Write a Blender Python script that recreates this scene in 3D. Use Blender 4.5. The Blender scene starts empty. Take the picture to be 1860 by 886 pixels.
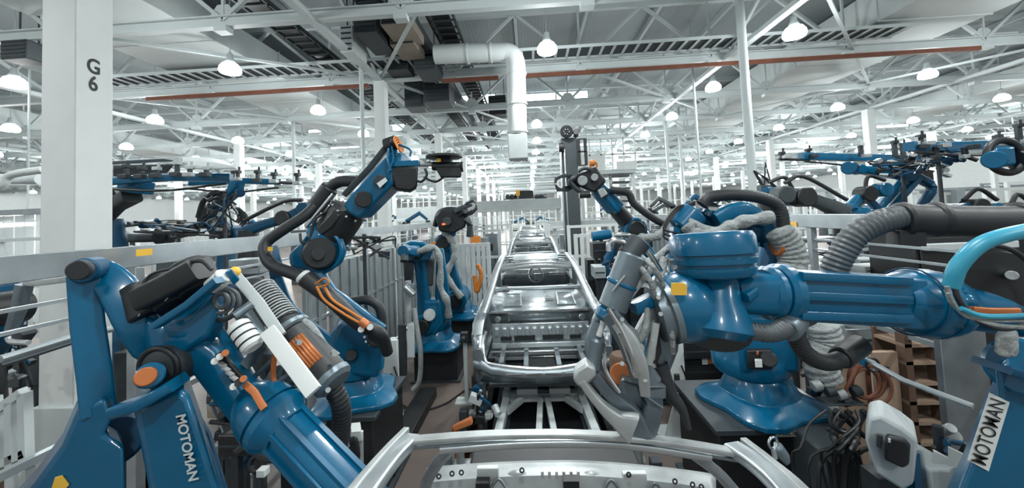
import bpy, math, random
from mathutils import Vector, Matrix
random.seed(7)
V = Vector
SC = bpy.context.scene
COL = SC.collection
# ---------------------------------------------------------------- camera
F = 680.0
PITCH, YAW, ROLL = math.radians(2.5), math.radians(2.53), math.radians(2.58)
cam_d = bpy.data.cameras.new('camera')
cam_d.sensor_width = 36.0; cam_d.sensor_fit = 'HORIZONTAL'
cam_d.lens = F / 1860 * 36
CX, CY = 930.0, 361.0
cam_d.shift_y = -(443 - CY) / 1860
cam_d.clip_end = 400
cam = bpy.data.objects.new('camera', cam_d); COL.objects.link(cam)
CAMPOS = V((0, 0, 3.0))
RM = Matrix.Rotation(YAW, 3, 'Z') @ Matrix.Rotation(math.pi/2 + PITCH, 3, 'X') @ Matrix.Rotation(-ROLL, 3, 'Z')
cam.matrix_world = Matrix.Translation(CAMPOS) @ RM.to_4x4()
SC.camera = cam
def at(px, py, Y):
    d = RM @ V(((px - CX) / F, -(py - CY) / F, -1.0))
    return CAMPOS + d * (Y / d.y)
# ---------------------------------------------------------------- world, exposure
SC.view_settings.view_transform = 'Standard'; SC.view_settings.look = 'None'
SC.view_settings.gamma = 1.0; SC.view_settings.use_curve_mapping = False
SC.view_settings.exposure = 0.06
w = bpy.data.worlds.new('daylight'); SC.world = w; w.use_nodes = True  # soft grey fill added, reaching in through the open end behind the camera
w.node_tree.nodes['Background'].inputs[0].default_value = (0.88, 0.935, 0.935, 1)
w.node_tree.nodes['Background'].inputs[1].default_value = 0.55
LAMP_W = 185.0; SPOT_W = 470.0
# ---------------------------------------------------------------- materials
def s2l(c): return tuple(((x/255) / 12.92 if x/255 <= .04045 else ((x/255 + .055) / 1.055) ** 2.4) for x in c)
def mat(name, rgb, rough=.5, metal=0, var=.0, scale=8, emis=0, coat=0, alpha=1, trans=0, bump=0, bscale=40, rgb2=None, band=None, spec=None):
    m = bpy.data.materials.new(name); m.use_nodes = True
    nt = m.node_tree; b = nt.nodes['Principled BSDF']
    c = s2l(rgb)
    b.inputs['Base Color'].default_value = (*c, 1)
    b.inputs['Roughness'].default_value = rough; b.inputs['Metallic'].default_value = metal
    if coat: b.inputs['Coat Weight'].default_value = coat; b.inputs['Coat Roughness'].default_value = .10
    if emis:
        b.inputs['Emission Color'].default_value = (*c, 1); b.inputs['Emission Strength'].default_value = emis
    if alpha < 1: b.inputs['Alpha'].default_value = alpha
    if spec is not None: b.inputs['Specular IOR Level'].default_value = spec
    if trans: b.inputs['Transmission Weight'].default_value = trans
    tc = nt.nodes.new('ShaderNodeTexCoord')
    if var or rgb2:
        n = nt.nodes.new('ShaderNodeTexNoise'); n.inputs['Scale'].default_value = scale; n.inputs['Detail'].default_value = 5
        nt.links.new(tc.outputs['Object'], n.inputs['Vector'])
        r = nt.nodes.new('ShaderNodeValToRGB')
        lo = s2l(rgb2) if rgb2 else tuple(x * (1 - var) for x in c)
        r.color_ramp.elements[0].position = .35; r.color_ramp.elements[1].position = .65
        r.color_ramp.elements[0].color = (*lo, 1); r.color_ramp.elements[1].color = (*c, 1)
        nt.links.new(n.outputs['Fac'], r.inputs['Fac']); nt.links.new(r.outputs['Color'], b.inputs['Base Color'])
        mr = nt.nodes.new('ShaderNodeMapRange'); mr.inputs['To Min'].default_value = max(.05, rough - .1); mr.inputs['To Max'].default_value = min(1, rough + .12)
        nt.links.new(n.outputs['Fac'], mr.inputs['Value']); nt.links.new(mr.outputs['Result'], b.inputs['Roughness'])
    if bump:
        if band:
            t = nt.nodes.new('ShaderNodeTexWave'); t.inputs['Scale'].default_value = bscale; t.bands_direction = band
            out = t.outputs['Fac']
        else:
            t = nt.nodes.new('ShaderNodeTexNoise'); t.inputs['Scale'].default_value = bscale; out = t.outputs['Fac']
        nt.links.new(tc.outputs['Object'], t.inputs['Vector'])
        bp = nt.nodes.new('ShaderNodeBump'); bp.inputs['Strength'].default_value = bump; bp.inputs['Distance'].default_value = .02
        nt.links.new(out, bp.inputs['Height']); nt.links.new(bp.outputs['Normal'], b.inputs['Normal'])
    return m
M = dict(
 blue = mat('robot_blue_paint', (0, 88, 124), .30, 0, .10, 6, coat=.35, spec=.3),
 bluedk = mat('dark_blue_paint', (0, 68, 100), .45, 0, .12, 6, spec=.35),
 cyan = mat('light_blue_hose', (50, 145, 172), .35),
 black = mat('black_casting', (30, 34, 37), .45, 0, .3, 10),
 rubber = mat('black_rubber', (34, 39, 43), .5, 0, .2, 14),
 ribbed = mat('grey_corrugated_hose', (74, 81, 85), .45, 0, .2, 14),
 harness = mat('grey_harness_cloth', (150, 156, 156), .8, 0, .3, 9, bump=1.0, bscale=30),
 ped = mat('black_pedestal_paint', (24, 28, 31), .5, 0, .2, 3),
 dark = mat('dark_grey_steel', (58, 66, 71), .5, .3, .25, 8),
 steel = mat('bare_body_steel', (198, 207, 211), .30, .85, .10, 5),
 steeld = mat('dull_body_steel', (140, 150, 155), .38, .8, .2, 5),
 chrome = mat('bright_chrome', (215, 220, 222), .18, 1),
 alu = mat('cast_aluminium', (176, 182, 183), .42, .45, .2, 10),
 gun = mat('gun_grey_metal', (112, 126, 134), .38, .5, .25, 9),
 galv = mat('galvanised_sheet', (160, 169, 173), .33, .5, .22, 3),
 white = mat('white_paint', (205, 211, 210), .55, 0, .05, 3),
 offw = mat('grey_white_paint', (182, 190, 191), .6, 0, .1, 2),
 truss = mat('truss_white_paint', (184, 193, 194), .6, 0, .06, 1),
 deck = mat('roof_deck_grey', (158, 167, 169), .9, 0, .18, .25, bump=.25, bscale=2.2, band='X'),
 duct = mat('duct_sheet_white', (190, 198, 198), .75, 0, .08, .6),
 tray = mat('cable_tray_dark', (62, 70, 74), .55, .2, .2, 5),
 rust = mat('red_lead_paint', (112, 66, 48), .7, 0, .25, 4),
 orange = mat('orange_cable', (196, 120, 48), .5),
 oran2 = mat('copper_orange_cap', (178, 104, 56), .45, .2),
 yellow = mat('yellow_sticker', (225, 178, 62), .5),
 lamp = mat('glowing_lamp_glass', (240, 250, 255), .4, emis=6.0),
 sky = mat('daylit_window_glass', (235, 246, 252), .4, emis=3.0),  # glow shared by the windows and the painted roof reflections
 red = mat('small_red_light', (235, 90, 50), .4, emis=2.0),
 ink = mat('black_lettering', (28, 30, 32), .6),
 wink = mat('white_lettering', (190, 198, 200), .6),
 brown = mat('brown_board', (146, 124, 106), .8, 0, .25, 3),
 brownd = mat('brown_shelf_wood', (92, 70, 56), .75, 0, .3, 5),
 beige = mat('beige_panel', (150, 140, 128), .75, 0, .2, 2),
 floor = mat('factory_floor', (108, 98, 92), .45, 0, 0, .8, rgb2=(84, 76, 72)),
 pvc = mat('clear_curtain_plastic', (196, 206, 208), .3, 0, alpha=.5),
 mesh = mat('smoky_guard_panel', (132, 142, 146), .4, 0, .15, 2, alpha=.82),
 glow = mat('orange_weld_glow', (255, 150, 60), .5, emis=6),
)
# ---------------------------------------------------------------- mesh building
def frame_of(d, up=(0, 0, 1)):
    d = V(d).normalized(); u = V(up)
    if abs(d.dot(u.normalized())) > .98: u = V((0, 1, 0)) if abs(d.y) < .9 else V((1, 0, 0))
    s = d.cross(u).normalized(); u2 = s.cross(d).normalized()
    return d, s, u2
def spline(pts, n=6):
    if len(pts) < 3: return [V(p) for p in pts]
    P = [V(p) for p in pts]; out = []
    E = [P[0]*2 - P[1]] + P + [P[-1]*2 - P[-2]]
    for i in range(1, len(E) - 2):
        a, b, c, d = E[i-1:i+3]
        for k in range(n):
            t = k / n
            out.append(.5*((2*b) + (c-a)*t + (2*a-5*b+4*c-d)*t*t + (3*b-a-3*c+d)*t**3))
    out.append(P[-1]); return out
class B:
    def __init__(s): s.v = []; s.f = []
    def _add(s, vs, fs):
        o = len(s.v); s.v += [V(x) for x in vs]; s.f += [tuple(i + o for i in f) for f in fs]; return s
    def box(s, c, size, R=None):
        c = V(c); hx, hy, hz = (x/2 for x in size)
        vs = [V((x, y, z)) for x in (-hx, hx) for y in (-hy, hy) for z in (-hz, hz)]
        if R is not None: vs = [R @ x for x in vs]
        return s._add([c + x for x in vs], [(0,1,3,2),(4,6,7,5),(0,4,5,1),(2,3,7,6),(0,2,6,4),(1,5,7,3)])
    def bb(s, a, b):
        a, b = V(a), V(b); return s.box((a+b)/2, [abs(x) for x in (b-a)])
    def beam(s, p0, p1, w, h, up=(0,0,1)):
        return s.rbeam([p0, p1], [(w, h)]*2, up, 0)
    def ring(s, rings, caps=True, closed=False):
        o = []; n = len(rings[0])
        for r in rings: o += r
        fs = []; m = len(rings)
        for i in range(m if closed else m - 1):
            for j in range(n):
                a, b = i*n + j, i*n + (j+1) % n; c, d = ((i+1) % m)*n + (j+1) % n, ((i+1) % m)*n + j
                fs.append((a, b, c, d))
        if caps and not closed: fs += [tuple(range(n))[::-1], tuple((m-1)*n + j for j in range(n))]
        return s._add(o, fs)
    def rbeam(s, pts, wh, up=(0,0,1), rc=.25, smooth=0):
        P = spline(pts, smooth) if smooth else [V(p) for p in pts]
        if len(wh) != len(P):
            W = []
            for i in range(len(P)):
                t = i/(len(P)-1)*(len(wh)-1); k = min(int(t), len(wh)-2); u = t-k
                W.append((wh[k][0]*(1-u)+wh[k+1][0]*u, wh[k][1]*(1-u)+wh[k+1][1]*u))
            wh = W
        rings = []
        for i, p in enumerate(P):
            d = (P[min(i+1, len(P)-1)] - P[max(i-1, 0)])
            if up == (0, 1, 0) and p.y < 9: q = p - CAMPOS; q.z = 0; uu = tuple(q.normalized())
            else: uu = up
            _, sd, u = frame_of(d, uu); a, b = wh[i][0]/2, wh[i][1]/2
            if rc:
                c = rc * min(a, b) * 2 * .5; r = []
                for sx, sy, q in ((1,1,0),(-1,1,1),(-1,-1,2),(1,-1,3)):
                    for k in range(4):
                        an = math.pi/2*q + k/3*math.pi/2
                        r.append(p + sd*(sx*(a-c) + c*math.cos(an)) + u*(sy*(b-c) + c*math.sin(an)))
            else: r = [p + sd*a*x + u*b*y for x, y in ((1,1),(-1,1),(-1,-1),(1,-1))]
            rings.append(r)
        return s.ring(rings)
    def lathe(s, p0, axis, prof, n=28, caps=True):
        d, sd, u = frame_of(axis); p0 = V(p0)
        return s.ring([[p0 + d*t + (sd*math.cos(2*math.pi*k/n) + u*math.sin(2*math.pi*k/n))*max(r, 1e-4) for k in range(n)] for t, r in prof], caps)
    def cyl(s, p0, p1, r0, r1=None, n=20):
        p0, p1 = V(p0), V(p1); L = (p1-p0).length
        return s.lathe(p0, p1-p0, [(0, r0), (L, r0 if r1 is None else r1)], n)
    def drum(s, p0, p1, r, n=32, e=.12):
        p0, p1 = V(p0), V(p1); L = (p1-p0).length; e = min(e*r, L*.3)
        return s.lathe(p0, p1-p0, [(0, r-e), (e, r), (L-e, r), (L, r-e)], n)
    def tube(s, pts, r, n=10, smooth=6, rib=0, closed=False):
        P = spline(pts, smooth) if smooth else [V(p) for p in pts]
        if rib:
            L = sum((P[i+1]-P[i]).length for i in range(len(P)-1)); step = rib/2; Q = [P[0]]; acc = 0; 
            for i in range(len(P)-1):
                a, b = P[i], P[i+1]; l = (b-a).length
                while acc + l >= step:
                    t = (step-acc)/l; a = a + (b-a)*t; Q.append(a.copy()); l = (b-a).length; acc = 0
                acc += l
            P = Q if len(Q) > 2 else P
        rings = []; sd = None
        for i, p in enumerate(P):
            d = (P[min(i+1, len(P)-1)] - P[max(i-1, 0)]).normalized()
            if sd is None: _, sd, u = frame_of(d)
            else:
                sd = (sd - d*sd.dot(d)).normalized(); 
            u = sd.cross(d)
            rr = (r(i/(len(P)-1)) if callable(r) else r) * ((.95 if i % 2 else 1.04) if rib else 1)
            rings.append([p + (sd*math.cos(2*math.pi*k/n) + u*math.sin(2*math.pi*k/n))*rr for k in range(n)])
        return s.ring(rings, True, closed)
    def torus(s, c, axis, R, r, n=32, m=10):
        d, sd, u = frame_of(axis); c = V(c); rings = []
        for i in range(n):
            a = 2*math.pi*i/n; rd = sd*math.cos(a) + u*math.sin(a)
            rings.append([c + rd*(R + r*math.cos(2*math.pi*k/m)) + d*r*math.sin(2*math.pi*k/m) for k in range(m)])
        return s.ring(rings, False, True)
    def prism(s, poly, t):
        n = len(poly); t = V(t); a = [V(p) for p in poly]
        return s._add(a + [p + t for p in a], [tuple(range(n)), tuple(range(2*n-1, n-1, -1))] + [(i, n+i, n+(i+1) % n, (i+1) % n) for i in range(n)])
    def px(s, poly, Y, t):          # outline read at depth Y, given real thickness t going back
        P = [at(x, y, Y) for x, y in poly]; c = sum(P, V((0, 0, 0)))/len(P) - CAMPOS; c.z = 0
        return s.prism(P, c.normalized()*t)
    def sphere(s, c, r, n=20, sq=(1,1,1)):
        c = V(c); m = n//2; vs = []; fs = []
        for i in range(m+1):
            for j in range(n):
                th = math.pi*i/m; ph = 2*math.pi*j/n
                vs.append(c + V((r*sq[0]*math.sin(th)*math.cos(ph), r*sq[1]*math.sin(th)*math.sin(ph), r*sq[2]*math.cos(th))))
        for i in range(m):
            for j in range(n): fs.append((i*n+j, (i+1)*n+j, (i+1)*n+(j+1) % n, i*n+(j+1) % n))
        return s._add(vs, fs)
    def grid(s, rows):
        n = len(rows[0]); vs = [p for r in rows for p in r]
        return s._add(vs, [(i*n+j, i*n+j+1, (i+1)*n+j+1, (i+1)*n+j) for i in range(len(rows)-1) for j in range(n-1)])
    def build(s, name, m, parent=None, bevel=0, smooth=True, solid=0, base=None):
        me = bpy.data.meshes.new(name); o = bpy.data.objects.new(name, me); COL.objects.link(o)
        org = base if base is not None else V((0, 0, 0))
        if parent is not None: org = wloc(parent); o.parent = parent
        elif base is None and s.v:
            xs = [p.x for p in s.v]; ys = [p.y for p in s.v]; zs = [p.z for p in s.v]
            org = V(((min(xs)+max(xs))/2, (min(ys)+max(ys))/2, min(zs))); o.location = org
        else: o.location = org
        me.from_pydata([tuple(p - org) for p in s.v], [], s.f); me.validate()
        import bmesh
        bm = bmesh.new(); bm.from_mesh(me); bmesh.ops.recalc_face_normals(bm, faces=bm.faces); bm.to_mesh(me); bm.free()
        me.materials.append(M[m])
        if smooth:
            me.shade_smooth(); me.set_sharp_from_angle(angle=math.radians(38))
        if bevel:
            b = o.modifiers.new('bevel', 'BEVEL'); b.width = bevel; b.segments = 2; b.limit_method = 'ANGLE'; b.angle_limit = math.radians(40)
        if solid:
            b = o.modifiers.new('solid', 'SOLIDIFY'); b.thickness = solid; b.offset = 0
        return o
def wloc(o):
    p = V((0, 0, 0))
    while o is not None: p = p + o.location; o = o.parent
    return p
def thing(name, label, cat, loc, group=None):
    o = bpy.data.objects.new(name, None); COL.objects.link(o); o.location = V(loc); o.empty_display_size = .1
    o['label'] = label; o['category'] = cat
    if group: o['group'] = group
    return o
def tag(o, label, cat, group=None):
    o['label'] = label; o['category'] = cat
    if group: o['group'] = group
    return o
def struct(o, label=None):
    o['kind'] = 'structure'
    if label: o['label'] = label
    return o
def copy_tree(o, loc=None, label=None, parent=None):
    c = o.copy(); COL.objects.link(c)
    if parent is not None: c.parent = parent
    if loc is not None: c.location = loc
    if label: c['label'] = label
    for ch in o.children: copy_tree(ch, parent=c)
    return c
def text(name, body, c, right, up, h, m, parent, off=.004, wf=1, sx=1):
    cu = bpy.data.curves.new(name, 'FONT'); cu.body = body; cu.size = 1; cu.align_x = 'CENTER'; cu.align_y = 'CENTER'; cu.offset = .012*wf; cu.extrude = .01
    t = bpy.data.objects.new(name, cu); COL.objects.link(t)
    bpy.context.view_layer.update()
    me = bpy.data.meshes.new_from_object(t.evaluated_get(bpy.context.evaluated_depsgraph_get()))
    bpy.data.objects.remove(t)
    right = V(right).normalized(); up = V(up); up = (up - right*up.dot(right)).normalized(); nrm = right.cross(up)
    o = bpy.data.objects.new(name, me); COL.objects.link(o)
    org = wloc(parent)
    for v in me.vertices:
        q = v.co.copy(); v.co = V(c) - org + right*q.x*h*sx + up*q.y*h + nrm*(off + q.z*h*.1)
    o.parent = parent; me.materials.clear(); me.materials.append(M[m]); return o
# ================================================================ structure
H_CH = 8.26
b = B().bb((-70, -6, -.1), (70, 135, 0)); struct(b.build('floor', 'floor', smooth=False))
b = B().bb((-70, -6, 10.95), (70, 135, 11.1)); struct(b.build('ceiling', 'deck', smooth=False))
b = B().bb((-70, 134, 0), (70, 134.3, 11)); struct(b.build('wall_far', 'white', smooth=False))
b = B().bb((-62.3, 5, 0), (-62, 134, 11)); struct(b.build('wall_left', 'white', smooth=False))
b = B().bb((62, 5, 0), (62.3, 134, 11)); struct(b.build('wall_right', 'white', smooth=False))
# purlins
for i, x in enumerate([k*2.8 - 59 for k in range(43)]):
    b = B().bb((x-.06, 2, 10.7), (x+.06, 120, 10.94)); struct(b.build('roof_purlin', 'truss', smooth=False))
# roof trusses across the hall
TY = [4.8] + [9.3 + 4.5*k for k in range(22)]
for ti, y in enumerate(TY):
    far = y > 60
    r = bpy.data.objects.new('roof_truss', None); COL.objects.link(r); r.location = (0, y, H_CH); struct(r, 'white roof truss spanning the hall')
    X0, X1 = (-61.9, 61.9)
    b = B().bb((X0, y-.1, H_CH), (X1, y+.1, H_CH+.04)).bb((X0, y-.015, H_CH+.04), (X1, y+.015, H_CH+.26)).bb((X0, y-.1, H_CH+.26), (X1, y+.1, H_CH+.3))
    b.build('bottom_chord', 'truss', r, smooth=False)
    B().bb((X0, y-.09, 10.5), (X1, y+.09, 10.7)).build('top_chord', 'truss', r, smooth=False)
    wb = B(); gb = B(); k = 0; x = -12.1 - 4.75*10
    if y == 9.3: x += 4.3
    while x < 60:
        if x > X0:
            wb.beam((x, y, H_CH+.2), (x, y, 10.55), .07, .07, (0, 1, 0))
            for sx in (-1, 1):
                wb.beam((x, y, H_CH+.2), (x+sx*2.375, y, 10.55), .10, .10, (0, 1, 0))
            if not far:
                gb.box((x, y, H_CH-.06), (.34, .26, .16)).prism([V((x-.38, y-.02, H_CH+.3)), V((x+.38, y-.02, H_CH+.3)), V((x+.15, y-.02, H_CH+.62)), V((x-.15, y-.02, H_CH+.62))], (0, .04, 0))
        x += 4.75
    wb.build('web', 'truss', r, smooth=False)
    if not far: gb.build('gusset', 'truss', r, smooth=False)
# longitudinal girders along the column lines
for x in (-31, -18.2, -5.4, 7.4, 20.2, 33):
    r = bpy.data.objects.new('longitudinal_truss', None); COL.objects.link(r); r.location = (x, 4, H_CH); struct(r, 'white girder running down the hall over the columns')
    B().bb((x-.11, 4, H_CH-.02), (x+.11, 118, H_CH+.12)).build('bottom_chord', 'truss', r, smooth=False)
    wb = B(); y = 4.8
    while y < 70:
        wb.beam((x, y, H_CH), (x, y+4.5, 10.55), .09, .09, (1, 0, 0)); wb.beam((x, y+4.5, 10.55), (x, y+9, H_CH), .09, .09, (1, 0, 0)); y += 9
    wb.build('web', 'truss', r, smooth=False)
# diagonal wind braces in the plane of the bottom chords
for (x0, y0, x1, y1) in ((-12.1, 9.3, -5.4, 13.8), (-5.4, 13.8, -.2, 22.8), (7.4, 9.3, 16.4, 18.3), (2, 13.8, 11.6, 22.8), (-16.8, 13.8, -7.4, 22.8), (20.2, 13.8, 11.6, 22.8), (-5.4, 22.8, 4.4, 31.8), (-2.6, 9.3, -5.4, 13.8)):
    struct(B().beam((x0, y0, H_CH+.15), (x1, y1, H_CH+.15), .09, .09).build('roof_brace', 'truss', smooth=False))
# columns
def column(x, y, near=False):
    r = bpy.data.objects.new('building_column', None); COL.objects.link(r); r.location = (x, y, 0); struct(r, 'white boxed steel building column')
    w2 = .2
    B().bb((x-w2, y-w2, 0), (x+w2, y+w2, H_CH+ (.0 if not near else 2.6))).build('shaft', 'white', r, bevel=.012 if near else 0)
    B().bb((x-w2-.04, y-w2-.04, 0), (x+w2+.04, y+w2+.04, .9 if near else .3)).build('foot_guard', 'offw', r)
    return r
for x in (-31, -18.2, -5.4, 7.4, 20.2, 33):
    for k in range(12):
        y = 4.75 + 9.02*k
        if k == 0 and x != -5.4 or (x == 7.4 and k < 3) or (x == -18.2 and k == 1): continue
        if k == 0: continue
        c = column(x, y)
        if 0:
            c['label'] = 'big white column painted G 6 behind the left guard rail'
            G = at(170, 122, 4.55); S6 = at(168, 153, 4.55)
            fx = -5.4 + .2
            # letters stand on the face that looks to the aisle
            def onface(px, py):
                d = at(px, py, 1.0) - CAMPOS; t = (fx - CAMPOS.x) / d.x; return CAMPOS + d*t
            for ch, (px, py) in (('G', (170, 122)), ('6', (168, 153))):
                text('painted_letter', ch, onface(px, py), (0, 1, 0), (0, 0, 1), .30, 'ink', c, wf=1.8, sx=1.15)
# the lettered column close by on the left
def rx(px): d = at(px, 440, 1.0) - CAMPOS; return d.x
sy0 = 4.35; sxr = rx(135)*sy0; syf = sxr/rx(205); sxl = rx(72)*sy0
c = bpy.data.objects.new('building_column', None); COL.objects.link(c); c.location = ((sxl+sxr)/2, sy0, 0); struct(c, 'big white column painted G 6 behind the left guard rail')
B().bb((sxl, sy0, 0), (sxr, syf, 10.9)).build('shaft', 'white', c, bevel=.012)
B().bb((sxl-.05, sy0-.04, 0), (sxr+.05, syf+.04, .95)).build('foot_guard', 'offw', c, bevel=.01)
def onface(px, py):
    d = at(px, py, 1.0) - CAMPOS; t = (sxr - CAMPOS.x) / d.x; return CAMPOS + d*t
for ch, (px, py) in (('G', (170, 122)), ('6', (169, 153))):
    text('painted_letter', ch, onface(px, py), (0, 1, 0), (0, 0, 1), .27, 'ink', c, wf=1.8, sx=.8)
print('COL', sxl, sxr, sy0, syf)
# extra slender pipes and hangers in the hall
def pole(px, py0, py1, Y, r, m='truss', label=None):
    a = at(px, py0, Y); z1 = at(px, py1, Y).z
    o = B().cyl((a.x, Y, max(0, min(z1, a.z))), (a.x, Y, min(10.9, max(a.z, z1))), r, n=12).build('vertical_pipe', m); return tag(o, label, 'pipe')
pole(1328, -200, 886, 11.5, .125, label='tall white pipe rising through the roof trusses right of centre')
pole(655, 100, 470, 12.5, .07, label='thin white pipe beside the mid column on the left')
pole(526, -100, 470, 20, .09, label='white pipe with a hooked top left of centre')
pole(1243, -100, 470, 16, .05, label='slender hanging rod right of the stair platform')
pole(1188, -100, 470, 24, .09, label='white pipe right behind the stair platform')
pole(1212, -100, 470, 30, .10, label='thin white pipe far behind the curved hose')
# clerestory windows, plus bright roof reflections put in as glowing panes
wn = 1
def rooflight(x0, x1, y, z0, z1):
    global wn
    r = bpy.data.objects.new('window_%d' % wn, None); COL.objects.link(r); r.location = (x0, y, z0); struct(r); wn += 1  # thin strips are reflections made to glow
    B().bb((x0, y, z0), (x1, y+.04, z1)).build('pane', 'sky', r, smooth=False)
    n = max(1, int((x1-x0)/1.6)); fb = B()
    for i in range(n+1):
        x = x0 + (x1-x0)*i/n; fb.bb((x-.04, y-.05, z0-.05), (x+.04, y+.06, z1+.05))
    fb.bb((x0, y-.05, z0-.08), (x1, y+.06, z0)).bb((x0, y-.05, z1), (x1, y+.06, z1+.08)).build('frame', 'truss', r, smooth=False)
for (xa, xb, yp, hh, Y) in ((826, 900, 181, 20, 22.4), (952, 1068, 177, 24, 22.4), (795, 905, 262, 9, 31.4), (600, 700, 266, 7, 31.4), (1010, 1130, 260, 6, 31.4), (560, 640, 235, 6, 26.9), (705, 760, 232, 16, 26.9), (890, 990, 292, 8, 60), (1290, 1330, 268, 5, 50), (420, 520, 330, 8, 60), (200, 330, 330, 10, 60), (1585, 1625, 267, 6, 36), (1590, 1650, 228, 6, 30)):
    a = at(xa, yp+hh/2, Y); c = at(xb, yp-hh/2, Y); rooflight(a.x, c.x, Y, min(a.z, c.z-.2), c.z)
# roof cable trays, sprinkler beam, ducts, pipes
r = thing('ladder_tray', 'long dark ladder cable tray lying on the second roof truss', 'cable tray', (-16, 13.3, 8.7))
rb = B(); x = -16
rb.bb((-16, 13.50, 8.60), (13, 13.54, 8.70)).bb((-16, 12.60, 8.60), (13, 12.64, 8.70)).build('side_rail', 'truss', r)
rb = B()
while x < 13: rb.beam((x, 12.62, 8.62), (x, 13.52, 8.62), .09, .03); x += .40
rb.build('rungs', 'truss', r)
B().bb((-16, 12.66, 8.66), (13, 13.48, 8.72)).build('cable_bundle', 'tray', r)
for (x0, x1, lab) in ((-14.5, -5.8, 'left'), (-3.0, -.9, 'middle'), (-.05, 16, 'right')):
    tag(B().bb((x0, 13.55, 8.02), (x1, 13.65, 8.16)).build('sprinkler_main', 'rust'), {'left': 'rust red pipe under the roof truss beside the lettered column', 'middle': 'short rust red pipe piece left of the white downpipe', 'right': 'long rust red pipe under the truss right of the white downpipe'}[lab], 'pipe')
def boxduct(x0, x1, z0, z1, y0, y1, label, seam=2.2):
    r = thing('air_duct', label, 'duct', ((x0+x1)/2, y0, z0))
    B().bb((x0, y0, z0), (x1, y1, z1)).build('duct_body', 'duct', r, bevel=.02)
    y = y0
    while y < y1: B().bb((x0-.03, y, z0-.03), (x1+.03, y+.05, z1+.03)).build('seam_flange', 'duct', r); y += seam*1.4
boxduct(-13.2, -9.7, 8.95, 9.9, 5, 34, 'wide white air duct running overhead on the left')
boxduct(12.0, 15.6, 8.95, 10.1, 5, 30, 'broad white air duct running overhead on the right', 2.8)
boxduct(-28.6, -26.2, 8.7, 9.6, 8, 60, 'white air duct far out on the left')
boxduct(26, 29, 8.7, 9.6, 8, 60, 'white air duct far out on the right')
r = thing('round_duct', 'round white duct bending down at the centre of the roof', 'duct', (-.45, 13.1, 6.0))
p = [at(790, 99, 12.1), at(900, 95, 12.1), at(925, 97, 12.1), at(936, 112, 12.1), at(938, 150, 12.1), at(940, 245, 12.1)]
B().tube(p, .31, 20).build('duct_pipe', 'duct', r)
f = B()
for q in ((850, 97), (892, 95)): c = at(*q, 12.1); f.cyl(c - V((.03, 0, 0)), c + V((.03, 0, 0)), .34)
for q in ((938, 135), (939, 190), (940, 240)): c = at(*q, 12.1); f.cyl(c - V((0, 0, .03)), c + V((0, 0, .03)), .34)
f.build('collars', 'duct', r)
a = at(940, 246, 12.1); B().bb((a.x-.31, 11.8, a.z-.8), (a.x+.31, 12.4, a.z)).build('outlet_box', 'offw', r, bevel=.03)
# dark services run beside the column line
for i, (x, z, rr, lab) in enumerate(((-3.3, 9.0, .22, 'thick dark pipe running away under the roof left of centre'), (-3.0, 9.55, .06, 'thin dark pipe beside the thick roof pipe'), (-4.6, 9.7, .07, 'thin dark pipe close to the column line under the roof'))):
    tag(B().cyl((x, 6, z), (x, 32, z), rr).build('service_pipe', 'tray'), lab, 'pipe')
for i, (x, w2, z, lab) in enumerate(((-4.25, .35, 9.15, 'dark ladder cable tray left of the thick roof pipe'), (-2.45, .4, 9.2, 'dark ladder cable tray right of the thick roof pipe'), (-7.2, .4, 9.0, 'dark cable tray left of the main column line'))):
    r = thing('cable_tray', lab, 'cable tray', (x, 6, z))
    B().bb((x-w2, 6, z), (x-w2+.05, 32, z+.15)).bb((x+w2-.05, 6, z), (x+w2, 32, z+.15)).build('side_rail', 'tray', r)
    q = B(); y = 6
    while y < 32: q.bb((x-w2, y, z), (x+w2, y+.07, z+.04)); y += .45
    q.build('rungs', 'tray', r); B().bb((x-w2+.1, 6, z+.05), (x+w2-.15, 32, z+.12)).build('cables', 'black', r)
for i, (xa, ya, xb, yb, Y, mm, dz, lab) in enumerate((
    (642, 20, 682, 60, 10.5, 'tray', 1.6, 'dark box unit hanging under the roof left of the pipe'), (690, 22, 745, 45, 10.3, 'beige', 1.4, 'beige slatted unit under the roof at top centre'), (708, 52, 752, 82, 11.4, 'beige', 1.2, 'beige box unit behind the slatted unit'), (700, 98, 740, 128, 13.0, 'tray', 1.0, 'dark box above the mid column'),
    (752, 92, 790, 128, 12.6, 'tray', 1.2, 'dark square box right of the mid column under the roof'), (735, 145, 765, 195, 16, 'tray', 1.0, 'dark cabinet hung behind the mid column'), (770, 150, 815, 185, 15.5, 'tray', 1.2, 'dark equipment box left of the bright window'), (888, 172, 918, 208, 20, 'ped', 1.0, 'black speaker like box in front of the bright roof window'), (0, 70, 48, 108, 9, 'tray', .5, 'dark vent box under the roof left of the lettered column'),
    (618, 45, 640, 95, 11, 'duct', 1.0, 'white vertical duct stub under the roof'))):
    a = at(xa, yb, Y); c = at(xb, ya, Y); r = thing('roof_unit', lab, 'equipment box', ((a.x+c.x)/2, Y, a.z))
    B().bb((a.x, Y, a.z), (c.x, Y+dz, c.z)).build('housing', mm, r, bevel=.02)
    q = B(); n = 5
    for k in range(n): z = a.z + (c.z-a.z)*(k+.5)/n; q.bb((a.x+.05, Y-.03, z-.02), (c.x-.05, Y, z+.02))
    q.bb((a.x+.08, Y+.3, c.z), (a.x+.11, Y+.33, 10.9)).bb((c.x-.11, Y+.3, c.z), (c.x-.08, Y+.33, 10.9)).build('louvres', 'dark', r)
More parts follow.
